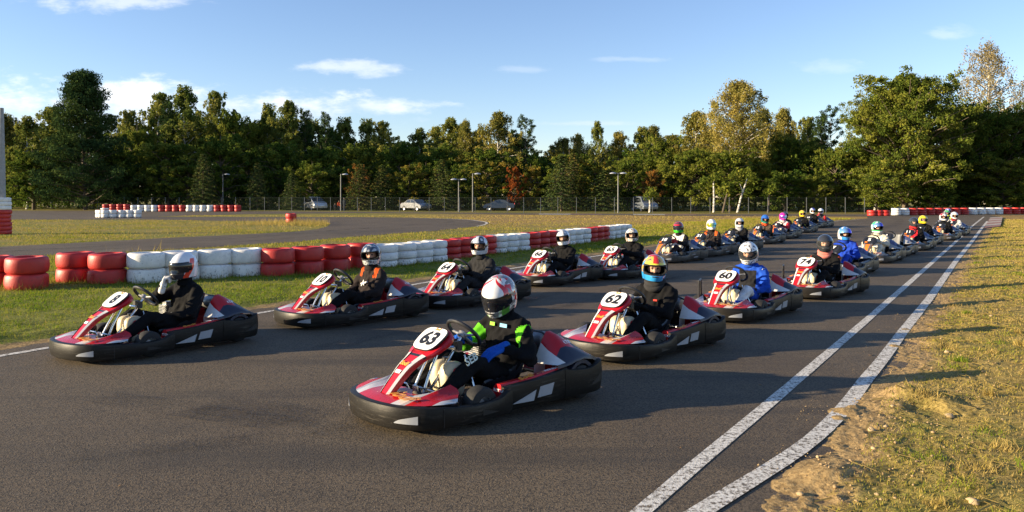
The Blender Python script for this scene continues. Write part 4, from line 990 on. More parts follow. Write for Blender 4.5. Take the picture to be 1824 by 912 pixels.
def shoe(root, pos, d, col, sole):
    k = (tuple(col), tuple(sole))
    if k not in _sm: _sm[k] = shoe_mb().mesh('shoe', [fabric(col, .5), fabric(sole, .8)], 60)
    d = Vector(d).normalized(); x = d.cross(Vector((0, 0, 1))).normalized(); z = x.cross(d)
    return link('shoe', _sm[k], root, Matrix(((x.x, d.x, z.x, pos[0]), (x.y, d.y, z.y, pos[1]), (x.z, d.z, z.z, pos[2]), (0, 0, 0, 1))))
def helmet_point(th, ph, s=1.0, peak=0.0):
    s = s*1.09; c = cos(ph) if ph > 0 else cos(ph*.62); z = .142*sin(ph) if ph > 0 else .160*sin(ph)
    x = .128*c*sin(th); y = c*cos(th); y *= .165 if y > 0 else .155
    if ph < -.15 and cos(th) > 0: y += .022*min(1, (-ph-.15)/.35)*cos(th)**2*1.0; x *= 1-.12*min(1, (-ph-.15)/.5)
    return Vector((x*s, y*s+.0, z*s))
def helmet_mesh(fn, cols, visor=None, raised=False, res=(72, 44)):
    """cols: list of colours; fn(th,ph)->index"""
    nT, nP = res; P0, P1 = radians(-52), radians(90); vs = []; fs = []; mm = []
    A_TH, A_LO, A_HI = radians(64), radians(-19), radians(17)
    key = [P0+(P1-P0)*i/nP for i in range(nP+1)]
    def grid(s): return [helmet_point(2*pi*k/nT, ph, s) for ph in key for k in range(nT)]
    def hole(th, ph):
        th = (th+pi) % (2*pi)-pi; 
        if abs(th) > A_TH: return False
        e = abs(th)/A_TH; return A_LO+radians(9)*e**3 < ph < A_HI-radians(7)*e**3
    b = MB(); g0 = grid(1.0); g1 = grid(.90); N = len(g0); b.v = [tuple(p) for p in g0]+[tuple(p) for p in g1]
    keep = {}
    for i in range(nP):
        for k in range(nT):
            th = 2*pi*(k+.5)/nT; ph = (key[i]+key[i+1])/2
            if hole(th, ph): continue
            keep[(i, k)] = 1
            a, b_, c, d = i*nT+k, i*nT+(k+1) % nT, (i+1)*nT+(k+1) % nT, (i+1)*nT+k
            tt = (th+pi) % (2*pi)-pi
            b.f.append((a, b_, c, d)); 
            e = abs(tt)/A_TH; trim = (abs(tt) < A_TH+.10 and A_LO-.07 < ph < A_HI+.06) or ph < radians(-48)
            b.m.append(0 if trim else 1+fn(tt, ph)); b.f.append((N+d, N+c, N+b_, N+a)); b.m.append(0)
    for (i, k) in keep:
        for (di, dk, e0, e1) in ((-1, 0, (i, k), (i, k+1)), (1, 0, (i+1, k), (i+1, k+1)), (0, -1, (i, k), (i+1, k)), (0, 1, (i, k+1), (i+1, k+1))):
            ni, nk = i+di, (k+dk) % nT
            if ni >= nP: continue
            if (ni, nk) not in keep:
                a = e0[0]*nT+e0[1] % nT; c = e1[0]*nT+e1[1] % nT; b.f.append((a, c, N+c, N+a)); b.m.append(0)
    me = b.mesh('helmet', [M['liner']]+[gloss(c) for c in cols], 60)
    vm = None
    if visor:
        b = MB(); rings = []; lo, hi = (A_LO-.03, A_HI+.05) if not raised else (radians(14), radians(50))
        for i in range(9):
            ph = lo+(hi-lo)*i/8; rings.append([helmet_point(radians(-80)+radians(160)*k/24, ph*(1-.35*(abs(k-12)/12)**3 if not raised else 1)-(radians(18)*(abs(k-12)/12)**2.2 if raised else 0), 1.025 if not raised else 1.045) for k in range(25)])
        rings2 = [[p*.985 for p in r] for r in rings]; b.loft(rings, 0, False); b.loft(rings2, 0, False); vm = b.mesh('visor', visor, 60)
    # spoilers/vents
    return me, vm
noi = lambda th, ph, s, o=0: mnoise.noise(Vector((cos(th)*cos(ph)*s+o, sin(th)*cos(ph)*s, sin(ph)*s)))
DES = {
 'plain': lambda t, p: 0,
 'red_arc': lambda t, p: 1 if abs(abs(t)-.85-.30*sin(p*3)) < .17 and p > -.2 else (2 if .75 < abs(t) < 1.25 else 3 if noi(t, p, 5) > -.1 else 0) if p < -.33 else 3 if abs(t) > 1.25 and noi(t, p, 4) > -.12 else 1 if abs(t) > 1.25 and noi(t, p, 3, 6) > .1 else 0,
 'tri': lambda t, p: 1 if (0.1 < t-.5*p < .75 and p > .45) else 2 if abs(abs(t)-1.35-.4*p) < .22 and p < .6 else 3 if p < -.3 and abs(t) < .9 else 0,
 'chrome': lambda t, p: 1 if noi(t, p, 3.3, 4) > .12 else 2 if p < -.25 and noi(t, p, 6) > -.2 else 0,
 'silver_black': lambda t, p: 1 if (abs(t) > .35 and noi(t, p, 2.5, 9) > -.05 and p > -.1) else 0,
 'scuffed': lambda t, p: 1 if noi(t, p, 5.5, 2) > .28 else 0,
 'yellow_blue': lambda t, p: 1 if (p > .45 and abs(t) < .28) or (p > 1.1) else 2 if p < -.25 or (abs(t) > 1.2 and noi(t, p, 4, 1) > .1) else 3 if abs(p-.42) < .09 and abs(t) < 1.0 else 4 if noi(t, p, 5, 7) > .28 else 0,
 'bluetop': lambda t, p: 1 if p > .35 and noi(t, p, 3, 3) > -.25 else 1 if p < -.25 and abs(t) < 1 else 0,
 'green': lambda t, p: 1 if (p > .5 and abs(sin(t*2.2+p*2)) > .62) or (abs(p+.42) < .13) or (abs(t) > 2 and p > .1) else 0,
 'halves': lambda t, p: 1 if p < -.28 else 2 if p > .6 and noi(t, p, 4) > 0 else 3 if abs(t) > 1.6 else 0,
 'specks': lambda t, p: 1 if noi(t, p, 8, 5) > .2 else 2 if noi(t, p, 6, 8) > .3 else 0,
 'topstripe': lambda t, p: 1 if (p > .5 and abs(t) < .7) or p > 1.2 else 0,
}
POSE = {
 'wheel': dict(R=((.135, -.03, .50), (.15, .9, .35), (-.6, .3, -.5), 'grip'), L=((-.135, -.03, .50), (-.15, .9, .35), (.6, .3, -.5), 'grip')),
 'low': dict(R=((.07, -.10, .44), (-.15, .9, .45), (-.3, .2, -.8), 'grip'), L=((-.07, -.10, .44), (.15, .9, .45), (.3, .2, -.8), 'grip')),
 'lap': dict(R=((.14, -.12, .33), (-.7, .5, -.1), (0, -.2, -1), 'relax'), L=((-.14, -.12, .33), (.7, .5, -.1), (0, -.2, -1), 'relax')),
 'thigh': dict(R=((.12, -.06, .50), (-.2, .9, .3), (-.5, .3, -.6), 'grip'), L=((-.185, -.19, .445), (.04, .92, -.22), (.25, -.1, -1), 'relax')),
 'chin': dict(R=((.07, -.20, .655), (-.25, -.1, .9), (-.6, -.7, -.1), 'fist'), L=((-.13, -.12, .34), (.5, .8, -.1), (0, 0, -1), 'relax')),
}
BODYJOBS = []; rvar = random.Random(21)
def driver(kart, sp):
    """sp: dict with pose, head yaw/pitch, colours"""
    lean = sp.get('lean', 0.0); hz = sp.get('hz', .0)
    rz = kart.rotation_euler.z; root = empty('person', kart.location+Vector((-sin(rz), cos(rz), 0))*sp.get('fwd', .06), rz); tag(root, sp['label'], 'person', 'kart drivers in helmets')
    if 'lean' not in sp: sp['lean'] = rvar.uniform(-.03, .045); lean = sp['lean']
    if 'hz' not in sp: hz = rvar.uniform(-.02, .025)
    sp.setdefault('roll', rvar.uniform(-6, 6)); sp.setdefault('pitch', rvar.uniform(-14, 2))
    neck = Vector((0, -.435+lean*.5, .685+hz*.6)); hc = Vector((0, -.40+lean, .845+hz)); b = MB(); seg = {'torso': [], 'arm': [], 'leg': [], 'neck': []}
    def cap(p, q, r0, r1, kind): capsule(b, p, q, r0, r1); seg[kind].append((tuple(p), tuple(q), (r0+r1)/2))
    for s in (1, -1):
        cap((s*.075, -.34, .215), (s*.085, -.43, .40), .115, .112, 'torso'); cap((s*.085, -.43, .40), (s*.10, -.445+lean*.3, .545), .115, .105, 'torso')
        cap((s*.04, -.445+lean*.4, .62), (s*.168, -.445+lean*.35, .595), .085, .076, 'torso')
    cap((0, -.36, .22), (0, -.44, .55), .12, .11, 'torso'); cap((0, -.44, .60), neck, .095, .072, 'neck')
    ps = POSE[sp.get('pose', 'lap')]
    for s, k in ((1, 'R'), (-1, 'L')):
        sh = Vector((s*.192, -.445+lean*.35, .582)); wr = Vector(ps[k][0]); el = ik(sh, wr, .285, .255, (s*.9, -.25, -.75))
        cap(sh, el, .076, .060, 'arm'); cap(el, wr, .061, .040, 'arm')
        hip = Vector((s*.095, -.30, .20)); an = Vector((s*.165, .47, .125)); kn = ik(hip, an, .43, .43, (s*.35, .0, 1)); kn.z = max(kn.z, .36)
        cap(hip, kn, .098, .070, 'leg'); cap(kn, an, .068, .045, 'leg')
        place_glove(root, s, wr, ps[k][1], ps[k][2], ps[k][3], sp.get('glove', (.03, .03, .03)))
        shoe(root, (s*.165, .485, .075), (s*.02, .75, .62), sp.get('shoe', (.03, .03, .03)), sp.get('sole', (.12, .10, .08)))
    HM = Matrix.Translation(hc) @ Matrix.Rotation(radians(sp.get('yaw', 30)), 4, 'Z') @ Matrix.Rotation(radians(sp.get('pitch', -6)), 4, 'X') @ Matrix.Rotation(radians(sp.get('roll', 0)), 4, 'Y')
    def hs(c, r, sc):
        bb = MB(); bb.sphere(c, r, 0, 18, sc=sc); b.add(bb.v, bb.f, 0, HM)
    hs((0, 0, .01), .1, (.78, .95, 1.12)); hs((0, .03, -.075), .055, (1, 1, .9)); hs((0, .092, -.012), .019, (.8, 1.1, 1.5)); hs((0, .102, -.022), .013, (1.3, 1, .8))
    hs((.03, .082, .030), .018, (1.6, .8, .6)); hs((-.03, .082, .030), .018, (1.6, .8, .6)); hs((0, .088, -.055), .014, (1.9, .8, .7))
    capsule(b, neck, hc-Vector((0, .02, .06)), .055, .055)
    BODYJOBS.append((root, b, seg, HM, sp))
    key = sp['helmet']
    me, vm = helmet_mesh(DES[key[0]], key[1], M[sp['visor']] if sp.get('visor') else None, sp.get('raised', False), (160, 96) if kart.location.y < 18 else (72, 44))
    HS = HM @ Matrix.Translation((0, .005, .012)); h = link('helmet', me, root, HS)
    if vm: link('visor', vm, h)
    # visor pivot discs
    for s in (1, -1):
        b2 = MB(); b2.lathe([(0, .010), (.020, .010), (.024, 0), (.024, -.01)], 0, 16, M=Matrix.Translation((s*.121, .045, .0)) @ Matrix.Rotation(s*pi/2, 4, 'Y')); link('pivot', b2.mesh('pivot', M['frame']), h)
    if kart.location.y < 24:
        b2 = MB(); b2.tube([helmet_point(a_*.1, -.46, 1.01) for a_ in range(-3, 4)], .006, 0, 6); link('vent', b2.mesh('vent', M['frame'], 60), h)
        b2 = MB(); b2.tube([helmet_point(pi+a_*.18, .18, 1.0) for a_ in range(-4, 5)], .010, 0, 6); link('spoiler', b2.mesh('spoiler', M['frame'], 60), h)
    if not sp.get('scarf'):
        b3 = MB(); ring = [Vector((cos(a)*.072, sin(a)*.072+neck.y+.01, neck.z-.012+.012*sin(a))) for a in [2*pi*k/20 for k in range(20)]]
        b3.tube(ring, .022, 0, 10, closed=True); b3.tube([p+Vector((0, .003, -.026)) for p in ring], .026, 0, 10, closed=True); b3.build('collar', fabric(sp['suit']), root, 60)
    if sp.get('scarf'):
        b3 = MB(); ring = [Vector((cos(a)*.088, sin(a)*.085+neck.y+.02, neck.z+.0+.018*sin(a*2+1))) for a in [2*pi*k/20 for k in range(20)]]
        b3.tube(ring, .042, 0, 10, closed=True); b3.tube([p+Vector((0, .006, -.045)) for p in ring], .042, 0, 10, closed=True); b3.build('scarf', fabric(sp['scarf'], .9), root, 60)
    return root
def finish_bodies():
    outs = voxel([(b, sp.get('vox', .014), 4) for _, b, _, _, sp in BODYJOBS])
    for (root, _, seg, HM, sp), me in zip(BODYJOBS, outs):
        n = len(me.vertices); co = np.empty(n*3, np.float32); me.vertices.foreach_get('co', co); co = co.reshape(-1, 3).astype(float)
        no = np.empty(n*3, np.float32); me.vertices.foreach_get('normal', no); no = no.reshape(-1, 3)
        HI = np.array(HM.inverted()); hl = co@HI[:3, :3].T+HI[:3, 3]
        inhead = (np.linalg.norm(hl*np.array([1, 1, .85]), axis=1) < .135)&(hl[:, 2] > -.11)
        # cloth folds: ridges across the limbs and noise
        rs = np.random.RandomState(int(abs(root.location.x)*100) % 1000); o = rs.uniform(0, 9, 3)
        w1 = np.sin(co[:, 0]*38+o[0]+3*np.sin(co[:, 2]*17+o[1])+2*np.sin(co[:, 1]*13))*np.sin(co[:, 1]*29+co[:, 2]*33+o[2]+2.2*np.sin(co[:, 0]*21))
        w2 = np.sin(co[:, 2]*62+co[:, 1]*40+4*np.sin(co[:, 0]*15+o[0]))
        w3 = np.sin(co[:, 2]*95+co[:, 0]*70+5*np.sin(co[:, 1]*23+o[1]))*np.clip(w1, 0, 1)
        disp = np.where(inhead, 0, w1*.009+w2*.0045+w3*.004)
        co2 = co+no*disp[:, None]; me.vertices.foreach_set('co', co2.astype(np.float32).ravel())
        pc = np.empty(len(me.polygons)*3, np.float32); me.polygons.foreach_get('center', pc); pc = pc.reshape(-1, 3).astype(float)
        best = np.full(len(pc), 9.); kind = np.zeros(len(pc), int); tt = np.zeros(len(pc))
        for ki, kn in enumerate(('torso', 'arm', 'leg', 'neck')):
            for j, (a, c, r) in enumerate(seg[kn]):
                d, t = segd(pc, a, c); d = d-r; u = d < best; best[u] = d[u]; kind[u] = ki; tt[u] = (t+(j % 2 if kn in ('arm', 'leg') else 0))[u]
        hl = pc@HI[:3, :3].T+HI[:3, 3]
        idx = np.zeros(len(pc), np.int32)
        acc = sp.get('accent_mode', '')
        if acc == 'upperarm': idx[(kind == 1)&(tt < .85)&(tt > .05)&(pc[:, 0] < 0)&(pc[:, 0] > -.262-.02*tt)&(pc[:, 1] > -.46)] = 1; idx[(kind == 1)&(tt > .3)&(pc[:, 0] > 0)&(tt < 1.9)] = 1
        if acc == 'arms': idx[(kind == 1)] = 1
        if acc == 'shoulder': idx[(kind != 2)&(pc[:, 2] > .545)&(np.abs(pc[:, 0]) > .125)&(np.abs(pc[:, 0]) < .195)] = 1
        if acc == 'chest': idx[(kind == 0)&(pc[:, 2] > .30)&(pc[:, 1] > -.50)&(np.abs(pc[:, 0]) < .17)] = 1
        if acc == 'sides': idx[(kind == 0)&(np.abs(pc[:, 0]) < .13)&(pc[:, 2] < .60)&(pc[:, 1] > -.42)] = 1
        if acc == 'stripe': idx[(kind == 1)&(np.abs(pc[:, 1]+.42+.12*tt) < .03)&(tt < 1)] = 1
        idx[(kind == 2)] = 2
        if sp.get('knee'): idx[(kind == 2)&(tt > .75)&(tt < 1.75)&(pc[:, 2] > .24)] = 5
        hd = (np.linalg.norm(hl*np.array([1, 1, .8]), axis=1) < .125)&(hl[:, 2] > -.10); idx[hd] = 3
        for s in (1, -1): idx[hd&(np.linalg.norm(hl-np.array([s*.031, .088, .017]), axis=1) < .0135)] = 4
        if sp.get('balaclava', True): idx[hd&((hl[:, 2] < -.028)|(hl[:, 2] > .05))] = 6
        for mm in (fabric(sp['suit']), fabric(sp.get('accent', sp['suit'])), fabric(sp.get('legs', sp['suit'])), M['skin'], M['eye'], fabric(sp.get('knee', (.02, .02, .02))), fabric(sp.get('neckcol', (.02, .02, .02)))): me.materials.append(mm)
        me.polygons.foreach_set('material_index', idx); me.shade_smooth(); me.name = 'body'; me.update()
        bo = link('body', me, root)
        if sp.get('emblem'): sp['emblem'](bo)
# ------------------------------------------------------------------ the grid
BK = (.006, .006, .007); DG = (.02, .02, .022)
def emblem_text(txt, size, col, o, right, up, bold=.004, shear=0):
    def f(body): link('lettering', text_mesh(txt, size, fabric(col, .6), bold, shear), body, frame(o, right, up))
    return f
def patch(parts):
    def f(body):
        for col, o, right, up, w_, h_ in parts:
            b = MB(); b.box((0, 0, 0), (w_, h_, .004)); link('patch', b.mesh('patch', fabric(col, .6)), body, frame(o, right, up))
    return f
def both(*fs):
    def f(body):
        for g_ in fs: g_(body)
    return f
chest_r, chest_u = (-1, 0, 0), (0, -.15, 1)
KARTS = [
 # livery, number, origin (x, depth), heading, guard, kart label, driver
 ('A', '63', (-.314, 6.283), 47, 0, 'red and white go-kart numbered 63 nearest the camera', dict(pose='thigh', yaw=16, pitch=-26, lean=.05, hz=.005, helmet=('red_arc', [(.74, .74, .74), (.60, .015, .02), (.10, .30, .05), (.20, .20, .21)]), visor='visor_dark', raised=False, suit=BK, accent=(.12, .50, .02), accent_mode='upperarm', glove=(.01, .09, .45), vox=.0115,
    emblem=both(emblem_text('SEB', .085, (.60, .68, .62), (-.285, .20, .425), (.10, -.95, .32), (.35, .35, 1.0), .0018, .1), patch([((.20, .45, .62), (-.075, -.322, .60), chest_r, chest_u, .085, .03), ((.25, .5, .05), (.065, -.325, .60), chest_r, chest_u, .06, .03)])), label='driver in black suit with lime green sleeves and blue gloves looking down')),
 ('A', '62', (1.393, 8.584), 44.5, 0, 'red and white go-kart numbered 62 behind number 63', dict(pose='low', yaw=40, pitch=-3, helmet=('yellow_blue', [(.72, .42, .08), (.62, .03, .03), (.03, .28, .62), (.75, .65, .05), (.15, .12, .12)]), suit=BK, glove=BK, neckcol=DG, scarf=(.03, .03, .032), vox=.0125, emblem=patch([((.55, .03, .02), (-.06, -.315, .50), chest_r, chest_u, .05, .018)]), label='driver in plain black suit wearing a yellow and blue helmet')),
 ('A', '60', (3.256, 11.08), 41, 1, 'red and white go-kart numbered 60 with a clear side guard', dict(pose='lap', yaw=14, pitch=-14, helmet=('scuffed', [(.75, .75, .75), (.10, .10, .11)]), visor='visor_clear', suit=(.015, .07, .42), accent=(.015, .015, .017), accent_mode='sides', legs=(.015, .07, .42), knee=(.62, .63, .66), glove=(.02, .02, .02), sole=(.30, .22, .13), shoe=(.25, .18, .11), emblem=patch([((.7, .7, .72), (-.212, -.40, .612), (-.3, -.9, 0), (-.6, .1, .7), .06, .05)]), label='driver in royal blue suit with white knees and white scuffed helmet')),
 ('A', '74', (5.274, 13.40), 44, 1, 'red and white go-kart numbered 74 third behind the front kart', dict(pose='low', yaw=22, pitch=-4, helmet=('plain', [(.03, .032, .036)]), visor='visor_clear', suit=BK, accent=(.45, .06, .03), accent_mode='stripe', scarf=(.55, .18, .15), glove=BK, label='driver in black suit with salmon pink neck scarf and black helmet')),
 ('B', '7', (7.25, 17.1), 40, 0, 'black go-kart numbered 7 in the right row behind number 74', dict(pose='lap', yaw=38, pitch=-3, helmet=('bluetop', [(.62, .62, .62), (.03, .22, .60)]), visor='visor_blue', raised=True, suit=(.012, .045, .36), accent=(.55, .03, .05), accent_mode='stripe', legs=(.012, .05, .40), glove=BK, label='driver in deep blue suit with red shoulder stripe and blue helmet')),
 ('B', '5', (9.5, 20.3), 39, 0, 'black go-kart numbered 5 carrying the green helmet driver', dict(pose='wheel', yaw=38, pitch=-3, helmet=('green', [(.68, .70, .68), (.03, .42, .12)]), visor='visor_blue', raised=True, suit=(.55, .50, .40), accent=(.62, .60, .55), accent_mode='sides', legs=(.55, .50, .40), glove=(.45, .42, .36), shoe=(.02, .25, .10), label='driver in cream patterned suit with green and white helmet')),
 ('B', '1', (10.95, 22.4), 38, 0, 'empty black go-kart numbered 1 with bare grey seat', None),
 ('B', '11', (12.85, 24.9), 38, 0, 'black go-kart numbered 11 behind the empty kart', dict(pose='lap', yaw=35, pitch=-2, helmet=('plain', [(.028, .032, .04)]), visor='visor_clear', suit=BK, accent=(.50, .02, .03), accent_mode='sides', scarf=(.60, .03, .03), glove=BK, label='driver in red and black suit with bright red neck scarf')),
 ('B', '12', (14.6, 27.6), 38, 0, 'black go-kart under the yellow helmet driver of the right row', dict(pose='lap', yaw=38, helmet=('topstripe', [(.80, .62, .02), (.80, .62, .02)]), visor='visor_clear', suit=BK, glove=BK, label='driver in black suit with plain bright yellow helmet in right row')),
 ('B', '9', (17.0, 30.6), 37, 0, 'black go-kart numbered 9 far back in the right row', dict(pose='lap', yaw=36, helmet=('silver_black', [(.6, .6, .62), (.35, .03, .03)]), suit=BK, glove=BK, label='driver in black suit with white and dark red helmet in right row')),
 ('B', '3', (19.5, 34.2), 37, 0, 'black go-kart carrying the white and black suited driver', dict(pose='lap', yaw=36, helmet=('specks', [(.7, .7, .72), (.3, .3, .33), (.1, .1, .12)]), suit=(.50, .50, .50), accent=BK, accent_mode='stripe', legs=(.10, .10, .11), knee=(.5, .5, .5), glove=(.35, .03, .03), scarf=(.4, .03, .03), label='driver in white and black leather suit near the back of right row')),
 ('B', '8', (22.1, 39.4), 37, 0, 'black go-kart behind the green topped helmet at the far right row', dict(pose='lap', yaw=34, helmet=('halves', [(.10, .10, .12), (.45, .50, .05), (.04, .45, .10), (.5, .5, .5)]), suit=(.03, .04, .09), accent=(.35, .55, .05), accent_mode='shoulder', glove=BK, label='driver in dark suit with green and yellow helmet far back')),
 ('B', '4', (24.3, 43.2), 37, 0, 'last black go-kart of the right row', dict(pose='lap', yaw=34, helmet=('bluetop', [(.68, .68, .7), (.05, .10, .40)]), suit=(.25, .25, .27), glove=BK, label='last driver of the right row in white and blue helmet')),
 # left row
 ('A', '8', (-3.985, 8.62), 36, 0, 'red and white go-kart numbered 8 at far left of the grid', dict(pose='chin', yaw=18, pitch=-4, lean=-.02, hz=.02, helmet=('tri', [(.76, .76, .77), (.02, .03, .09), (.70, .06, .02), (.03, .03, .035)]), visor='visor_dark', suit=BK, glove=(.70, .69, .66), vox=.0125, label='driver in black suit raising a white gloved hand to the helmet')),
 ('A', '10', (-2.232, 10.624), 44, 0, 'red and white go-kart numbered 10 in front of the red tyres', dict(pose='lap', yaw=42, pitch=-2, helmet=('chrome', [(.05, .07, .11), (.42, .44, .46), (.5, .5, .48)]), suit=(.024, .018, .017), accent=(.48, .07, .012), accent_mode='shoulder', legs=BK, glove=BK, shoe=(.45, .10, .03), emblem=both(emblem_text('A', .10, (.6, .6, .6), (.03, -.292, .46), (-1, 0, .25), (0, -.1, 1), .004, .5), patch([((.58, .58, .58), (-.01, -.294, .47), (-1, 0, .25), (0, -.1, 1), .17, .022)])), label='driver in black suit with orange shoulders and dark chrome helmet')),
 ('A', '64', (-.73, 12.38), 42, 0, 'red and white go-kart numbered 64 partly behind the front driver', dict(pose='low', yaw=22, pitch=-3, helmet=('silver_black', [(.62, .63, .65), (.05, .055, .065)]), suit=(.02, .02, .022), glove=BK, shoe=(.03, .08, .4), label='driver in black jacket with silver and black helmet in kart 64')),
 ('A', '66', (.807, 15.22), 41, 0, 'red and white go-kart numbered 66 in the left row', dict(pose='low', yaw=25, pitch=-4, helmet=('silver_black', [(.72, .73, .74), (.30, .32, .34)]), suit=BK, glove=BK, label='driver in black suit with white and grey helmet in kart 66')),
 ('A', '65', (2.35, 16.45), 41, 0, 'red and white go-kart numbered 65 last of the red ones in its row', dict(pose='wheel', yaw=36, helmet=('specks', [(.70, .66, .58), (.06, .06, .06), (.45, .12, .04)]), suit=BK, accent=(.30, .55, .05), accent_mode='', glove=BK, label='driver in black suit gripping the wheel under a white speckled helmet')),
 ('B', '18', (4.22, 20.35), 40, 0, 'black and orange go-kart numbered 18 first of its colour', dict(pose='wheel', yaw=24, helmet=('halves', [(.45, .02, .03), (.05, .50, .03), (.05, .05, .06), (.05, .05, .06)]), visor='visor_dark', suit=(.018, .017, .018), accent=(.66, .62, .58), accent_mode='chest', legs=(.03, .02, .02), glove=(.5, .05, .04), label='driver in white chested suit with red helmet and green chin')),
 ('B', '31', (5.62, 22.4), 39, 0, 'black and orange go-kart numbered 31 under the plain white helmet', dict(pose='lap', yaw=39, helmet=('plain', [(.80, .80, .80)]), visor='visor_rainbow', suit=(.025, .02, .02), accent=(.60, .11, .02), accent_mode='shoulder', glove=BK, label='driver in dark suit with orange shoulders and plain white helmet')),
 ('B', '2', (7.03, 24.4), 39, 0, 'black and orange go-kart numbered 2 in the middle of the left row', dict(pose='low', yaw=38, helmet=('specks', [(.70, .70, .71), (.12, .12, .13), (.3, .3, .32)]), suit=BK, glove=(.4, .4, .4), scarf=(.35, .35, .37), label='driver in black suit with white and grey patterned helmet and grey collar')),
 ('B', '15', (9.10, 28.2), 38, 0, 'black and orange go-kart numbered 15 with the jeans wearing driver', dict(pose='low', yaw=40, helmet=('halves', [(.02, .10, .45), (.02, .20, .15), (.03, .15, .5), (.02, .08, .35)]), suit=(.06, .045, .035), legs=(.02, .045, .09), scarf=(.65, .08, .02), glove=BK, label='driver with orange scarf and blue helmet in brown jacket')),
 ('B', '6', (10.9, 31.5), 38, 0, 'black go-kart carrying the pink helmet driver', dict(pose='wheel', yaw=40, helmet=('plain', [(.80, .03, .35)]), visor='visor_pinkblue', suit=(.60, .55, .55), accent=(.55, .03, .05), accent_mode='arms', legs=(.12, .12, .14), glove=BK, scarf=(.6, .5, .5), label='driver in red and white suit with bright pink helmet')),
 ('B', '14', (11.75, 33.6), 38, 0, 'black go-kart just behind the pink helmet driver', dict(pose='chin', yaw=30, helmet=('plain', [(.035, .038, .042)]), suit=BK, glove=(.3, .25, .1), label='driver in black suit and black helmet behind the pink helmet')),
 ('B', '9', (13.7, 36.8), 38, 0, 'black go-kart numbered 9 carrying the golden helmet driver', dict(pose='lap', yaw=40, helmet=('topstripe', [(.78, .50, .03), (.80, .55, .05)]), suit=BK, accent=(.5, .6, .1), accent_mode='stripe', glove=(.5, .5, .05), label='driver in black suit with golden yellow helmet in left row')),
 ('B', '19', (16.3, 42.2), 38, 0, 'black go-kart second from the end of the left row', dict(pose='low', yaw=38, hz=.06, helmet=('topstripe', [(.62, .63, .66), (.05, .06, .35)]), suit=BK, glove=BK, label='driver in black suit with silver helmet and dark blue crown stripe')),
 ('B', '16', (17.3, 43.6), 38, 0, 'last black go-kart of the left row', dict(pose='chin', yaw=-10, helmet=('plain', [(.78, .78, .78)]), visor='visor_dark', suit=(.06, .05, .055), accent=(.5, .03, .03), accent_mode='arms', glove=(.6, .1, .1), label='last driver of the left row in white helmet turned sideways')),
]
for lv, num, loc, a, gd, lab, dr in KARTS:
    k = make_kart(lv, num, loc, a, lab, gd)
    if dr: driver(k, dr)
    if num == '1':
        for c in k.children:
            if c.name.startswith('seat'): c.data = c.data.copy(); c.data.materials[0] = M['grey']

# ------------------------------------------------------------------ people standing beyond the fence
def standing(x, y, h, rz, top, legs, label, hair=(.05, .03, .02)):
    root = empty('person', (x, y, 0), rz); tag(root, label, 'person', 'people standing beyond the fence'); s_ = h/1.75; b = MB(); seg = {'torso': [], 'arm': [], 'leg': [], 'neck': []}
    def cap(p, q, r0, r1, kind):
        p = Vector(p)*s_; q = Vector(q)*s_; capsule(b, p, q, r0*s_, r1*s_); seg[kind].append((tuple(p), tuple(q), (r0+r1)/2*s_))
    for s in (1, -1):
        cap((s*.07, 0, .95), (s*.10, 0, 1.30), .12, .12, 'torso'); cap((0, 0, 1.38), (s*.16, 0, 1.38), .07, .06, 'torso')
        cap((s*.20, 0, 1.37), (s*.25, .02, 1.08), .06, .05, 'arm'); cap((s*.25, .02, 1.08), (s*.22, .10, .84), .048, .04, 'arm')
        cap((s*.09, 0, .90), (s*.11, .02, .48), .10, .07, 'leg'); cap((s*.11, .02, .48), (s*.12, 0, .08), .065, .05, 'leg'); cap((s*.12, 0, .06), (s*.13, .14, .04), .05, .04, 'leg')
    cap((0, 0, 1.35), (0, .01, 1.52), .06, .055, 'neck')
    bb = MB(); bb.sphere((0, .02*s_, 1.64*s_), .105*s_, 0, 14, sc=(.85, .95, 1.12)); b.add(bb.v, bb.f)
    BODYJOBS.append((root, b, seg, Matrix.Translation((0, .02*s_, 1.64*s_)), dict(suit=top, legs=legs, vox=.022, balaclava=False)))
    hb = MB(); hb.sphere((0, .0, 1.67*s_), .112*s_, 0, 14, sc=(.9, .95, 1.05)); hb.build('hair', fabric(hair), root)
for u, v, h, c, l, lab in [(586, 376.5, .95, (.03, .03, .04), (.03, .03, .03), 'smallest child in dark clothes behind the fence'), (593.5, 376.5, 1.25, (.55, .08, .03), (.04, .04, .05), 'child in orange red top behind the fence'), (603, 376.5, 1.60, (.03, .035, .04), (.03, .03, .04), 'tall person in dark jacket near the lamp behind the fence'), (551, 374.5, .8, (.6, .10, .15), (.5, .2, .2), 'toddler in pink beside the white minivan')]:
    x, y = gp(u, v); standing(x, y+3, h, pi, c, l, lab)
finish_bodies()

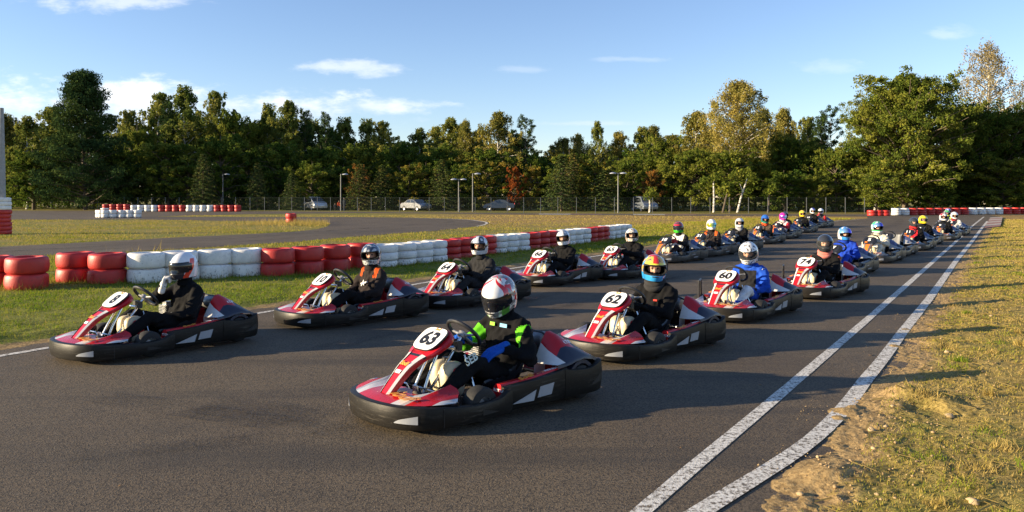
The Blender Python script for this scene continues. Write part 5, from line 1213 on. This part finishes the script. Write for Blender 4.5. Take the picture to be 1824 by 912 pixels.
# ------------------------------------------------------------------ fence
poly = [Vector((*gp(u, v), 0)) for u, v in [(150, 374.0), (500, 375.2), (800, 378), (1000, 380), (1250, 380.2), (1500, 380.4), (1545, 380.4)]]
fr = empty('wire_fence', poly[0]); tag(fr, 'long dark wire mesh fence on grey posts between circuit and car park', 'fence')
P0 = Vector(poly[0]); FH = 1.62
pm = MB(); pm.box((0, 0, FH/2), (.05, .05, FH+.06)); pm_ = pm.mesh('post', M['galv'])
acc = 0; sp_ = 1.95
for a, b_ in zip(poly[:-1], poly[1:]):
    L = (b_-a).length; t = acc
    while t < L: link('post', pm_, fr, Matrix.Translation(a.lerp(b_, t/L)-P0)); t += sp_
    acc = t-L
b = MB()
for a, b_ in zip(poly[:-1], poly[1:]):
    a = a-P0; c = b_-P0
    for k in range(12): 
        z = .04+k*(FH-.06)/11; b.tube([(a.x, a.y+.04, z), (c.x, c.y+.04, z)], .0045 if k not in (0, 11) else .012, 0, 4)
    n_ = int((c-a).length/.22)
    for k in range(n_):
        p = a.lerp(c, k/n_); b.tube([(p.x, p.y+.04, .03), (p.x, p.y+.04, FH)], .0035, 0, 3, cap=False)
b.build('mesh_panel', M['fencegreen'], fr, 0)
# ------------------------------------------------------------------ street lamps
def lamp(u, vt, vb, side, double, lab):
    x, y = gp(u, float(np.interp(u, [150, 500, 800, 1000, 1250], [374.0, 375.2, 378, 380, 380.2]))-.5); s_ = y/F; h = CH+(HZ-vt)*s_; root = empty('street_lamp', (x, y, 0)); tag(root, lab, 'street lamp', 'street lamps behind the fence')
    b = MB(); b.tube([(0, 0, 0), (0, 0, h*.5), (0, 0, h)], [.075, .06, .05], 0, 10); b.build('pole', M['lampsteel'], root)
    for s in ((1, -1) if double else (side,)):
        b = MB(); b.tube([(0, 0, h-.12), (s*.22, 0, h+.02), (s*.45, 0, h)], .035, 0, 8); b.lathe([(0, .10), (.16, .08), (.34, .0), (.36, -.06), (.30, -.09), (0, -.10)], 1, 18, M=Matrix.Translation((s*(.55), 0, h-.02))); b.build('lamp_head', [M['lampsteel'], M['silver']], root)
for a in [(397, 310, 376, 1, 0, 'street lamp behind the farthest left tyre wall'), (607, 310, 376, 1, 0, 'street lamp beside the standing people'), (842, 309, 378, 1, 0, 'street lamp right of the silver car with single head'), (817, 319, 378, 1, 1, 'twin headed street lamp right of the tall rusty spruce'), (1101, 308, 378, 1, 1, 'twin headed street lamp left of the white van')]: lamp(*a)
# ------------------------------------------------------------------ cars
def car(u, v, prof, glass, wx, Lc, Wc, col, rz, label, R=.32):
    x, y = gp(u, v); y = max(y, 60); root = empty('parked_car', (x, y, 0), rz); tag(root, label, 'car', 'vehicles parked beyond the fence')
    cm = mat('car_paint_%d' % u, col, .25, .35, vary=.04, coat=.8)
    def side(pts, hw0, hw1, zsplit, m):   # extruded side profile with tumblehome
        b = MB(); n = len(pts); wd = lambda z: hw0 if z < zsplit else hw0+(hw1-hw0)*(z-zsplit)/.55
        vs = [(px, -wd(pz), pz) for px, pz in pts]+[(px, wd(pz), pz) for px, pz in pts]
        b.add(vs, [tuple(range(n)), tuple(range(2*n-1, n-1, -1))]+[(k, n+k, n+(k+1) % n, (k+1) % n) for k in range(n)]); return b
    body = side(prof, Wc/2, Wc/2-.17, .85, 0).build('body', cm, root, 40)
    bv = body.modifiers.new('bevel', 'BEVEL'); bv.width = .05; bv.segments = 3; bv.limit_method = 'ANGLE'; bv.angle_limit = radians(25)
    for gpoly in glass:
        for s in (1, -1):
            b = MB(); n = len(gpoly); wd = lambda z: Wc/2-.17*max(0, z-.85)/.55
            vs = [(px, s*(wd(pz)-.01), pz) for px, pz in gpoly]+[(px, s*(wd(pz)+.008), pz) for px, pz in gpoly]
            b.add(vs, [tuple(range(n)), tuple(range(2*n-1, n-1, -1))]+[(k, n+k, n+(k+1) % n, (k+1) % n) for k in range(n)]); b.build('window', M['glass'], root, 0)
    for (xa, za), (xb, zb) in ((max_front(prof)), (max_rear(prof))):
        t = Vector((xb-xa, 0, zb-za)); nn2 = Vector((t.z, 0, -t.x)).normalized(); nn2 = nn2 if nn2.z > 0 else -nn2
        b = MB(); w0, w1 = Wc/2-.14, Wc/2-.26; q = [Vector((xa, -w0, za)), Vector((xa, w0, za)), Vector((xb, w1, zb)), Vector((xb, -w1, zb))]
        b.add([tuple(p+nn2*.01) for p in q]+[tuple(p-nn2*.02) for p in q], [(0, 1, 2, 3), (7, 6, 5, 4), (0, 4, 5, 1), (1, 5, 6, 2), (2, 6, 7, 3), (3, 7, 4, 0)]); b.build('windscreen', M['glass'], root, 0)
    for wxx in wx:
        for s in (1, -1):
            Mx = Matrix.Translation((wxx, s*(Wc/2-.10), R)) @ Matrix.Rotation(pi/2, 4, 'X'); o = tyre_wheel(R, .22, R*.64).build('wheel', M['rubber'], root, 35, Mx); rim_wheel(.21, R*.64).build('rim', M['rim'], o)
    xf = max(p[0] for p in prof); xr = min(p[0] for p in prof)
    for s in (1, -1):
        b = MB(); b.sphere((0, 0, 0), 1, 0, 12, sc=(.10, .17, .09)); b.build('headlight', M['silver'], root, 60, Matrix.Translation((xf-.10, s*(Wc/2-.24), .66)))
        b = MB(); b.sphere((0, 0, 0), 1, 0, 12, sc=(.06, .10, .16)); b.build('tail_light', M['red'], root, 60, Matrix.Translation((xr+.05, s*(Wc/2-.12), .85)))
def max_front(p): return [q for q in FS[id(p)][0]]
def max_rear(p): return [q for q in FS[id(p)][1]]
FS = {}
van = [(-2.1, .32), (-2.15, .9), (-2.02, 1.35), (-1.85, 1.72), (-.2, 1.78), (.65, 1.68), (1.45, 1.12), (2.0, .95), (2.15, .62), (2.12, .30)]
FS[id(van)] = ([(1.40, 1.16), (.72, 1.64)], [(-2.04, 1.28), (-1.90, 1.66)])
cc_ = [(-2.0, .34), (-2.05, .78), (-1.85, .98), (-1.35, 1.02), (-.75, 1.36), (-.1, 1.43), (.45, 1.36), (1.15, .98), (1.75, .84), (2.05, .62), (2.05, .30)]
FS[id(cc_)] = ([(1.08, 1.02), (.50, 1.34)], [(-1.28, 1.07), (-.80, 1.34)])
car(559, 374.6, van, [[(-1.8, 1.08), (-1.7, 1.58), (-.85, 1.64), (-.85, 1.06)], [(-.78, 1.06), (-.78, 1.64), (.2, 1.63), (.2, 1.05)], [(.27, 1.05), (.27, 1.62), (.55, 1.58), (1.15, 1.12)]], (-1.3, 1.35), 4.3, 1.8, (.5, .52, .54), radians(-52), 'white minivan parked behind the fence at left')
car(741, 375.6, cc_, [[(-1.1, 1.02), (-.72, 1.29), (-.12, 1.36), (-.12, 1.0)], [(-.05, 1.0), (-.05, 1.37), (.42, 1.30), (.95, 1.0)]], (-1.25, 1.3), 4.1, 1.75, (.15, .16, .18), radians(-45), 'silver rounded coupe parked left of the rusty spruce')
car(893, 375.6, cc_, [[(-1.1, 1.02), (-.72, 1.29), (-.12, 1.36), (-.12, 1.0)], [(-.05, 1.0), (-.05, 1.37), (.42, 1.30), (.95, 1.0)]], (-1.25, 1.3), 4.1, 1.75, (.008, .009, .012), radians(160), 'dark car half hidden in shade right of the single lamp')
car(1147, 376.6, van, [[(-1.8, 1.08), (-1.7, 1.58), (-.85, 1.64), (-.85, 1.06)], [(-.78, 1.06), (-.78, 1.64), (.2, 1.63), (.2, 1.05)], [(.27, 1.05), (.27, 1.62), (.55, 1.58), (1.15, 1.12)]], (-1.3, 1.35), 4.3, 1.8, (.22, .25, .29), radians(-78), 'pale blue grey van parked between the trees')

# ------------------------------------------------------------------ trees
def crown_cloud(C, Rad, n, size, rng, flat=0., squash=.6, hue0=None, droop=0.):
    """C (k,3) clump centres, Rad (k,3), n leaves per clump"""
    k = len(C); idx = np.repeat(np.arange(k), n); N = len(idx)
    d = rng.normal(0, 1, (N, 3)); d /= np.linalg.norm(d, axis=1)[:, None]; r = rng.uniform(0, 1, N)**.45
    P = C[idx]+d*r[:, None]*Rad[idx]
    nrm = rng.normal(0, 1, (N, 3)); nrm[:, 2] += flat*2.0; nrm += d*.6; nrm /= np.linalg.norm(nrm, axis=1)[:, None]
    a = rng.normal(0, 1, (N, 3)); a[:, 2] -= droop*2.5; u = a-nrm*(a*nrm).sum(1)[:, None]; u /= np.linalg.norm(u, axis=1)[:, None]+1e-9; v = np.cross(nrm, u)
    s = size*rng.uniform(.6, 1.35, N)[:, None]
    V = np.stack([P-u*s, P+v*s*squash, P+u*s, P-v*s*squash], 1).reshape(-1, 3)
    h = (rng.uniform(0, 1, k)*.6+.1 if hue0 is None else hue0)[idx]+rng.normal(0, .16, N)
    return V, np.repeat(np.clip(h, 0, 1), 4)
def tree_proto(kind, seed, fol, bark, H, W, **kw):
    rng = np.random.RandomState(seed); C = []; R = []; tb = MB(); hue = []
    top = H*kw.get('trunk', .96); pts = [(0, 0, -.1)]; dx = dy = 0
    for i in range(1, 8): dx += rng.normal(0, .012*H); dy += rng.normal(0, .012*H); pts.append((dx*kw.get('bend', .5), dy*kw.get('bend', .5), top*i/7))
    tr = kw.get('tr', H*.016); tb.tube(pts, [tr*(1-.86*i/7) for i in range(8)], 0, 8)
    def tp(z):
        f = min(max(z/top*7, 0), 6.999); i = int(f); a = np.array(pts[i]); b = np.array(pts[i+1]); return a+(b-a)*(f-i)
    nl = kw['limbs']; ga = rng.uniform(0, 6)
    for i in range(nl):
        f = (i+.5)/nl
        if kind == 'birch':
            z0 = H*(kw.get('base', .22)+(.97-kw.get('base', .22))*f); prof = sin(pi*min(1, (f*.86+.14)))**.7*(1-.38*f); L = W/2*prof*rng.uniform(.35, 1.32); ang = ga+i*2.4; el_ = radians(rng.uniform(15, 50)); 
            if rng.rand() < .16: continue
            s = tp(z0); e = s+np.array([cos(ang)*L, sin(ang)*L, L*math.tan(el_)*.75]); e[2] = min(e[2], H*rng.uniform(.97, 1.02)); mid = (s+e)/2+np.array([0, 0, L*.12])
            tb.tube([s, mid, e], [tr*.28*(1-.6*f)+.012, tr*.16*(1-.5*f)+.01, .008], 0, 5, cap=False); hh = rng.uniform(0, 1)
            for q in (.45, .68, .86, 1.0):
                p = s+(e-s)*q; p[2] += L*.10*sin(pi*q)
                for dd in range(2):
                    C.append(p+np.array([rng.normal(0, .32), rng.normal(0, .32), -rng.uniform(0, kw.get('droop', 1.0))*(.35+q*.7)*dd-.1])); rr_ = W*.050*rng.uniform(.5, 1.25); R.append((rr_, rr_, rr_*1.8)); hue.append(.2+.5*hh+rng.uniform(-.12, .2))
        elif kind == 'oak':
            z0 = H*(kw.get('base', .12)+(.92-kw.get('base', .12))*f); prof = (sin(pi*min(1, (f*.80+.20)))**.55) if not kw.get('cone') else (1-.75*f)*(.55+.45*min(1, f*5)); L = W/2*prof*(rng.uniform(.52, 1.22) if nl < 120 else rng.uniform(.60, 1.04)); ang = ga+i*2.4; el_ = radians(rng.uniform(0, 45)+20*f) if nl < 120 else radians(rng.uniform(20, 62)+12*f)
            s = tp(z0*.92); e = s+np.array([cos(ang)*L, sin(ang)*L, min(L*math.tan(el_)*.6, H-z0)]); mid = (s+e)/2+np.array([0, 0, L*.08]); tb.tube([s, mid, e], [tr*.40*(1-.6*f)+.02, tr*.22*(1-.6*f)+.015, .012], 0, 5, cap=False); hh = rng.uniform(0, 1)
            for q in (.35, .55, .74, .90, 1.0):
                if rng.rand() < .12: continue
                p = s+(e-s)*q+rng.normal(0, W*.026, 3); rr_ = W*.060*rng.uniform(.5, 1.35); C.append(p); R.append((rr_*1.1, rr_*1.1, rr_*.85)); hue.append(.1+.6*hh+rng.uniform(-.1, .15)+.15*(q > .8))
        elif kind == 'pine':
            z0 = H*(kw.get('base', .10)+(.97-kw.get('base', .10))*f); wp = kw.get('wp', [(0, .8), (.25, 1.0), (.5, .62), (.75, .50), (1, .25)]); L = W/2*float(np.interp(f, [a[0] for a in wp], [a[1] for a in wp]))*rng.uniform(.62, 1.1); ang = ga+i*2.4; s = tp(z0); e = s+np.array([cos(ang)*L, sin(ang)*L, L*rng.uniform(-.05, .35)+f*.9])
            tb.tube([s, (s+e)/2+np.array([0, 0, -.1]), e], [tr*.30*(1-.5*f)+.02, tr*.15+.01, .012], 0, 5, cap=False); hh = rng.uniform(0, 1)
            for q in (.5, .72, .88, 1.0):
                p = s+(e-s)*q+rng.normal(0, .18, 3); rr_ = W*.062*rng.uniform(.7, 1.25); C.append(p+np.array([0, 0, .15])); R.append((rr_*1.2, rr_*1.2, rr_*.62)); hue.append(.15+.5*hh)
        else:   # spruce
            z0 = H*(.05+.95*f**.9); L = W/2*(1-f)**.85*rng.uniform(.78, 1.1)+.08; ang = ga+i*2.4; s = tp(min(z0, top)); e = s+np.array([cos(ang)*L, sin(ang)*L, -L*.16+L*.22*f]); tb.tube([s, e], [.03, .008], 0, 4, cap=False); hh = rng.uniform(0, 1)
            for q in np.linspace(.25, 1, max(2, int(L*2.4))):
                p = s+(e-s)*q; rr_ = .16+.16*L/W*2; C.append(p); R.append((rr_*1.15, rr_*1.15, rr_*.45)); hue.append(.1+.5*hh+.35*(q > .85)*rng.rand())
    C = np.array(C); R = np.array(R); R = R*kw.get('puff', 1.0)
    V, h = crown_cloud(C, R, kw['n'], kw['leaf'], rng, kw.get('flat', 0), kw.get('squash', .6), np.array(hue), kw.get('hang', 0))
    Q = np.arange(len(V)).reshape(-1, 4); crown = np_mesh('crown', V, Q, FOL[fol], {'hue': h}); trunk = tb.mesh('trunk', bark, 60)
    return dict(H=H, W=W, crown=crown, trunk=trunk)
PR = {}
def P_(k, *a, **kw): PR.setdefault(k, []).append(tree_proto(*a, **kw))
for s in (1, 2, 3): P_('birch', 'birch', s, 'birch', M['birchbark'], 15, 6.0, limbs=60, n=38, leaf=.125, droop=1.2, hang=.5, tr=.17)
for s in (4, 5): P_('birchgold', 'birch', s, 'birchgold', M['birchbark'], 15, 7.0, limbs=66, n=38, leaf=.12, droop=1.3, hang=.5, tr=.19)
P_('birchbare', 'birch', 6, 'birchbare', M['birchbark'], 15, 8.0, limbs=80, n=22, leaf=.085, droop=1.2, hang=.5, tr=.24, base=.30, bend=1.0)
P_('birchbig', 'birch', 16, 'birchgold', M['birchbark'], 17, 9.0, limbs=100, n=54, leaf=.088, droop=1.6, hang=.5, tr=.30, base=.25, bend=.8)
for s in (7, 8, 9): P_('oak', 'oak', s, 'oak', M['bark'], 12, 9.5, limbs=60, n=44, leaf=.19, tr=.24)
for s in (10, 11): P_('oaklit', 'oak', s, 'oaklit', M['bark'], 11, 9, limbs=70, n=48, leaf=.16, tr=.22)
P_('bigoak', 'oak', 12, 'oaklit', M['bark'], 13, 11, limbs=180, n=95, leaf=.10, tr=.30, base=.06, puff=.80)
P_('bigoak2', 'oak', 13, 'oak', M['bark'], 13, 11, limbs=160, n=80, leaf=.11, tr=.30, base=.08, puff=.82)
for s in (14, 15): P_('maple', 'oak', s, 'maple', M['bark'], 7, 5, limbs=46, n=34, leaf=.13, tr=.12)
P_('mapleorange', 'oak', 17, 'mapleorange', M['bark'], 7, 5, limbs=40, n=32, leaf=.13, tr=.12)
P_('red', 'oak', 18, 'red', M['bark'], 6, 4, limbs=34, n=30, leaf=.12, tr=.10)
for s in (19, 20): P_('pine', 'pine', s, 'pine', M['bark'], 16, 9, limbs=58, n=60, leaf=.17, tr=.24, flat=.3, squash=.35)
P_('bigpine', 'pine', 21, 'pine', M['bark'], 18, 17, limbs=150, n=85, leaf=.19, tr=.35, flat=.2, squash=.4, base=.03, wp=[(0, .85), (.15, .95), (.35, .75), (.5, .52), (.7, .42), (.82, .36), (.92, .26), (1, .08)])
P_('loosepine', 'pine', 22, 'pine', M['bark'], 16, 8, limbs=34, n=55, leaf=.17, tr=.2, flat=.3, squash=.35, base=.3, wp=[(0, .5), (.5, .8), (.8, .75), (1, .3)])
for s in (23, 24): P_('spruce', 'spruce', s, 'spruce', M['bark'], 8, 4.6, limbs=150, n=13, leaf=.13, tr=.12, flat=.5, squash=.4)
P_('spruceorange', 'spruce', 25, 'spruceorange', M['bark'], 8, 4.6, limbs=150, n=13, leaf=.13, tr=.12, flat=.5, squash=.4)
DESC = {'birch': ('birch_tree', 'yellow green birch', 'birch'), 'birchgold': ('birch_tree', 'golden autumn birch', 'birch'), 'birchbare': ('birch_tree', 'thinly leaved tall pale birch', 'birch'), 'birchbig': ('birch_tree', 'towering golden birch', 'birch'),
        'oak': ('oak_tree', 'dark green oak', 'oak'), 'oaklit': ('oak_tree', 'sunlit green and yellow oak', 'oak'), 'bigoak': ('oak_tree', 'huge sunlit round oak', 'oak'), 'bigoak2': ('oak_tree', 'broad darker oak', 'oak'), 'maple': ('maple_tree', 'small turning maple', 'maple'), 'mapleorange': ('maple_tree', 'small orange maple', 'maple'),
        'red': ('maple_tree', 'small red maple', 'maple'), 'pine': ('pine_tree', 'dark pine', 'pine'), 'bigpine': ('pine_tree', 'massive spreading dark pine', 'pine'), 'loosepine': ('pine_tree', 'loose crowned dark pine', 'pine'), 'spruce': ('spruce_tree', 'small green spruce', 'spruce'), 'spruceorange': ('spruce_tree', 'rust tinged spruce', 'spruce')}
LM = [(0, 'the stacked tyre pole'), (75, 'the left edge of the big pine'), (150, 'the big pine'), (240, 'the farthest tyre wall left end'), (300, 'the farthest tyre wall middle'), (360, 'the farthest tyre wall right end'), (400, 'the first street lamp'), (470, 'the open field left of the minivan'), (520, 'the lone red tyre pair'), (559, 'the white minivan'), (607, 'the lamp beside the standing people'), (650, 'the fence right of the people'), (700, 'the fence left of the silver car'), (741, 'the silver coupe'), (790, 'the tall rusty spruce'), (842, 'the single lamp'), (895, 'the dark half hidden car'), (950, 'the white tyres behind kart 66'), (1000, 'the driver of kart 66'), (1050, 'the red tyres behind kart 65'), (1101, 'the lamp left of the van'), (1148, 'the pale van'), (1204, 'the red and green helmet'), (1266, 'the plain white helmet'), (1316, 'the grey patterned helmet'), (1363, 'the blue helmet with orange scarf'), (1408, 'the pink helmet'), (1446, 'the silver helmet'), (1500, 'the end of the left row'), (1560, 'the first far red tyres'), (1605, 'the far white tyre pair'), (1650, 'the far yellow helmet'), (1690, 'the last drivers'), (1740, 'the far end of the white lines'), (1790, 'the track kerb'), (1850, 'the right photo edge')]
rt2 = random.Random(5); used = {}
def T(kind, u, vt, wpx, Z, i=None):
    pr = PR[kind][(i if i is not None else rt2.randint(0, 9)) % len(PR[kind])]; s_ = Z/F; h = CH+(HZ-vt)*s_; w_ = wpx*s_
    nm, ds, cat = DESC[kind]; lm = min(LM, key=lambda a: abs(a[0]-u))[1]; x = (u-912)*s_
    if kind in ('birch', 'birchgold') : w_ *= 1.3
    row = 'front row' if Z < 98 else 'middle row' if Z < 114 else 'rear row'
    lab = f"{ds} {row} over {lm}" if kind not in ('bigoak', 'bigpine', 'birchbig', 'birchbare') else f"{ds} over {lm}"
    if lab in used: used[lab] += 1; lab = f"{ORD[used[lab]-1]} {ds} {row} over {lm}"
    else: used[lab] = 1
    root = empty(nm, (x, Z, 0), rt2.uniform(0, 6.28)); root.scale = (w_/pr['W'], w_/pr['W'], h/pr['H']); tag(root, lab, cat, 'trees of the wood round the circuit')
    link('crown', pr['crown'], root); link('trunk', pr['trunk'], root)
for a in [
 ('oak', -40, 205, 110, 108), ('birchgold', 8, 200, 75, 112), ('birch', 48, 205, 70, 106), ('birch', 92, 186, 75, 118), ('bigpine', 152, 137, 190, 100), ('oak', 60, 262, 120, 101), ('oak', 240, 215, 90, 112), ('birch', 236, 190, 55, 118),
 ('birch', 272, 158, 70, 122), ('pine', 298, 190, 60, 116), ('birch', 330, 150, 78, 117), ('birch', 372, 156, 60, 121), ('oak', 300, 240, 120, 104), ('oak', 415, 186, 85, 116), ('oak', 395, 235, 110, 103), ('oak', 452, 205, 70, 120), ('oak', 218, 262, 110, 104),
 ('birch', 478, 182, 52, 121), ('birch', 514, 176, 60, 117), ('pine', 545, 205, 55, 118), ('oak', 500, 245, 100, 106), ('pine', 580, 208, 50, 116), ('oak', 570, 255, 100, 108), ('birch', 548, 212, 45, 125), ('birch', 612, 206, 66, 119), ('birch', 652, 209, 58, 121), ('oak', 640, 250, 100, 110), ('birch', 692, 211, 60, 119), ('birch', 745, 226, 60, 122), ('oak', 715, 250, 100, 108),
 ('birch', 776, 222, 50, 124), ('birch', 805, 207, 75, 118), ('birchgold', 829, 212, 50, 116), ('oak', 790, 252, 90, 109), ('birchgold', 885, 196, 82, 114), ('birch', 858, 228, 46, 122), ('oak', 870, 258, 100, 106), ('loosepine', 938, 214, 62, 113), ('pine', 925, 245, 70, 116), ('oak', 960, 275, 80, 112), ('birchgold', 1003, 243, 62, 115), ('birch', 985, 256, 46, 118), ('birchgold', 1032, 236, 50, 117),
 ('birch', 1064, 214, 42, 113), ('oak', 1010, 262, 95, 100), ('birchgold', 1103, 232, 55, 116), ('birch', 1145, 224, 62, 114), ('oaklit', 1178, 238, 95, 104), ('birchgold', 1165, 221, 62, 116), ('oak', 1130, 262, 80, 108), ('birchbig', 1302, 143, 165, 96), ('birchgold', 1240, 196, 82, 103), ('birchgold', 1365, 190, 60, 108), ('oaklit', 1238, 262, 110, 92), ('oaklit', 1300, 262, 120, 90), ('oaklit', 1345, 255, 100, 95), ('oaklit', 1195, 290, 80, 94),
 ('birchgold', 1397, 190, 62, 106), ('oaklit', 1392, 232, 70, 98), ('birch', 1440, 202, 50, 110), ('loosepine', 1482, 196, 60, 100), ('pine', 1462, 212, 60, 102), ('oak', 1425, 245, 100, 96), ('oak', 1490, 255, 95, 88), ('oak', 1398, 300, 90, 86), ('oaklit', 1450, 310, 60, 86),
 ('bigoak', 1612, 126, 215, 85), ('bigoak', 1560, 172, 130, 88), ('bigoak2', 1705, 178, 150, 90), ('birchbare', 1757, 70, 140, 96), ('birchbare', 1835, 120, 90, 94), ('bigoak2', 1770, 190, 170, 92), ('bigoak2', 1850, 180, 170, 92), ('oaklit', 1790, 280, 120, 86), ('oaklit', 1565, 300, 90, 80), ('oak', 1660, 300, 100, 84), ('oak', 1740, 300, 110, 88), ('oak', 1840, 290, 120, 86), ('oak', 1530, 262, 90, 90),
 ('spruce', 362, 272, 62, 97), ('spruce', 458, 288, 52, 98), ('spruce', 520, 306, 48, 97), ('oak', 555, 285, 85, 100), ('spruceorange', 640, 290, 66, 97), ('spruceorange', 678, 292, 60, 97), ('mapleorange', 640, 288, 50, 99), ('maple', 728, 288, 75, 98), ('spruceorange', 789, 281, 64, 94), ('maple', 868, 278, 90, 96), ('red', 916, 289, 36, 94), ('maple', 945, 288, 55, 95), ('maple', 1060, 280, 80, 93), ('spruce', 1000, 275, 80, 91), ('spruce', 1075, 300, 80, 91), ('mapleorange', 1162, 299, 46, 92), ('oaklit', 1118, 278, 80, 98), ('spruceorange', 1020, 270, 60, 93),
 ('oak', 445, 262, 90, 108), ('oak', 335, 285, 90, 101), ('oak', 610, 290, 80, 104), ('oak', 760, 285, 80, 104), ('oak', 820, 290, 80, 102)]: T(*a)
SKYL = [(-60, 200), (60, 205), (150, 200), (230, 190), (330, 175), (420, 195), (510, 195), (600, 215), (740, 235), (880, 222), (980, 262), (1060, 245), (1150, 240), (1250, 225), (1350, 215), (1440, 225), (1500, 235)]
for i in range(44):
    u = -50+i*35.5+rt2.uniform(-8, 8); vt = float(np.interp(u, [a[0] for a in SKYL], [a[1] for a in SKYL]))+rt2.uniform(4, 28)
    T(rt2.choice(['oak', 'birch', 'oak', 'birch', 'pine']) if u < 960 else rt2.choice(['oaklit', 'birchgold', 'birch', 'oak']), u, vt, rt2.uniform(75, 105), rt2.uniform(124, 132))
# leaning pale birch trunk and bare stems seen under the canopy
for u, v0, v1, du, lab, mtl in [(1313, 379, 318, 18, 'leaning white birch stem under the golden birch', 'birchbark'), (1287, 379, 345, 8, 'crooked brown stem left of the leaning white stem', 'bark'), (1558, 379, 330, 0, 'slim pale stem left of the huge oak', 'birchbark'), (1368, 378, 340, 2, 'thin brown stem over the pink helmet', 'bark'), (1157, 378, 350, 0, 'thin pale stem beside the van', 'birchbark'), (1271, 378, 322, 0, 'straight white stem left of the leaning one', 'birchbark')]:
    x, y = gp(u, v0); y = 84; x = (u-912)/F*y; h = CH+(HZ-v1)*y/F; r0 = empty('tree', (x, y, 0)); tag(r0, lab, 'tree', 'bare stems at the edge of the wood'); b = MB(); b.tube([(0, 0, -.1), (du*.3*y/F+.05, 0, h*.4), (du*y/F, 0, h)], [.13, .11, .07], 0, 8)
    b.tube([(du*.55*y/F, 0, h*.6), (du*.3*y/F, .1, h*.85)], [.05, .02], 0, 6); b.build('trunk', M[mtl], r0)
    rng = np.random.RandomState(u); C_ = np.array([(du*y/F+rng.normal(0, .5), rng.normal(0, .5), h+rng.uniform(-.3, .8)) for _ in range(10)]); V, hh = crown_cloud(C_, np.full((10, 3), .5), 40, .13, rng)
    link('crown', np_mesh('crown', V, np.arange(len(V)).reshape(-1, 4), FOL['oaklit'], {'hue': hh}), r0)
# the deep wood behind and its undergrowth
rng = np.random.RandomState(77); N = 1500; X = rng.uniform(-105, 100, N); Y = rng.uniform(112, 150, N)
Y = np.where(X > 25, Y-18, Y); Zc = rng.uniform(.3, 10.0, N); Zc = np.minimum(Zc, 6.0+1*np.sin(X*.11)+.8*np.sin(X*.37+1))
V, hh = crown_cloud(np.stack([X, Y, Zc], 1), np.full((N, 3), 1.9), 34, .30, rng); o = link('woodland', np_mesh('woodland', V, np.arange(len(V)).reshape(-1, 4), FOL['oak'], {'hue': hh*.6})); tag(o, 'dense dark woodland filling the background behind the single trees', 'wood', kind='stuff')
N = 900; X = rng.uniform(-92, 86, N); zf = np.interp(X, [-90, -29, -6, 6, 20, 40, 90], [103, 101, 95, 90, 88, 84, 82]); Y = zf+rng.uniform(2.5, 16, N); Zc = rng.uniform(.1, 1.0, N)*(1+(Y-zf)*.22)
gap = ((X/Y*F+912 > 536)&(X/Y*F+912 < 612))|((X/Y*F+912 > 708)&(X/Y*F+912 < 772))|((X/Y*F+912 > 1128)&(X/Y*F+912 < 1168))
k = ~(gap&(Y < zf+9)); X, Y, Zc = X[k], Y[k], Zc[k]; N = len(X)
V, hh = crown_cloud(np.stack([X, Y, Zc], 1), np.stack([np.full(N, 1.1), np.full(N, .9), np.full(N, .7)], 1), 34, .16, rng); o = link('undergrowth', np_mesh('undergrowth', V, np.arange(len(V)).reshape(-1, 4), FOL['oak'], {'hue': hh})); tag(o, 'tangled low undergrowth along the foot of the wood', 'undergrowth', kind='stuff')
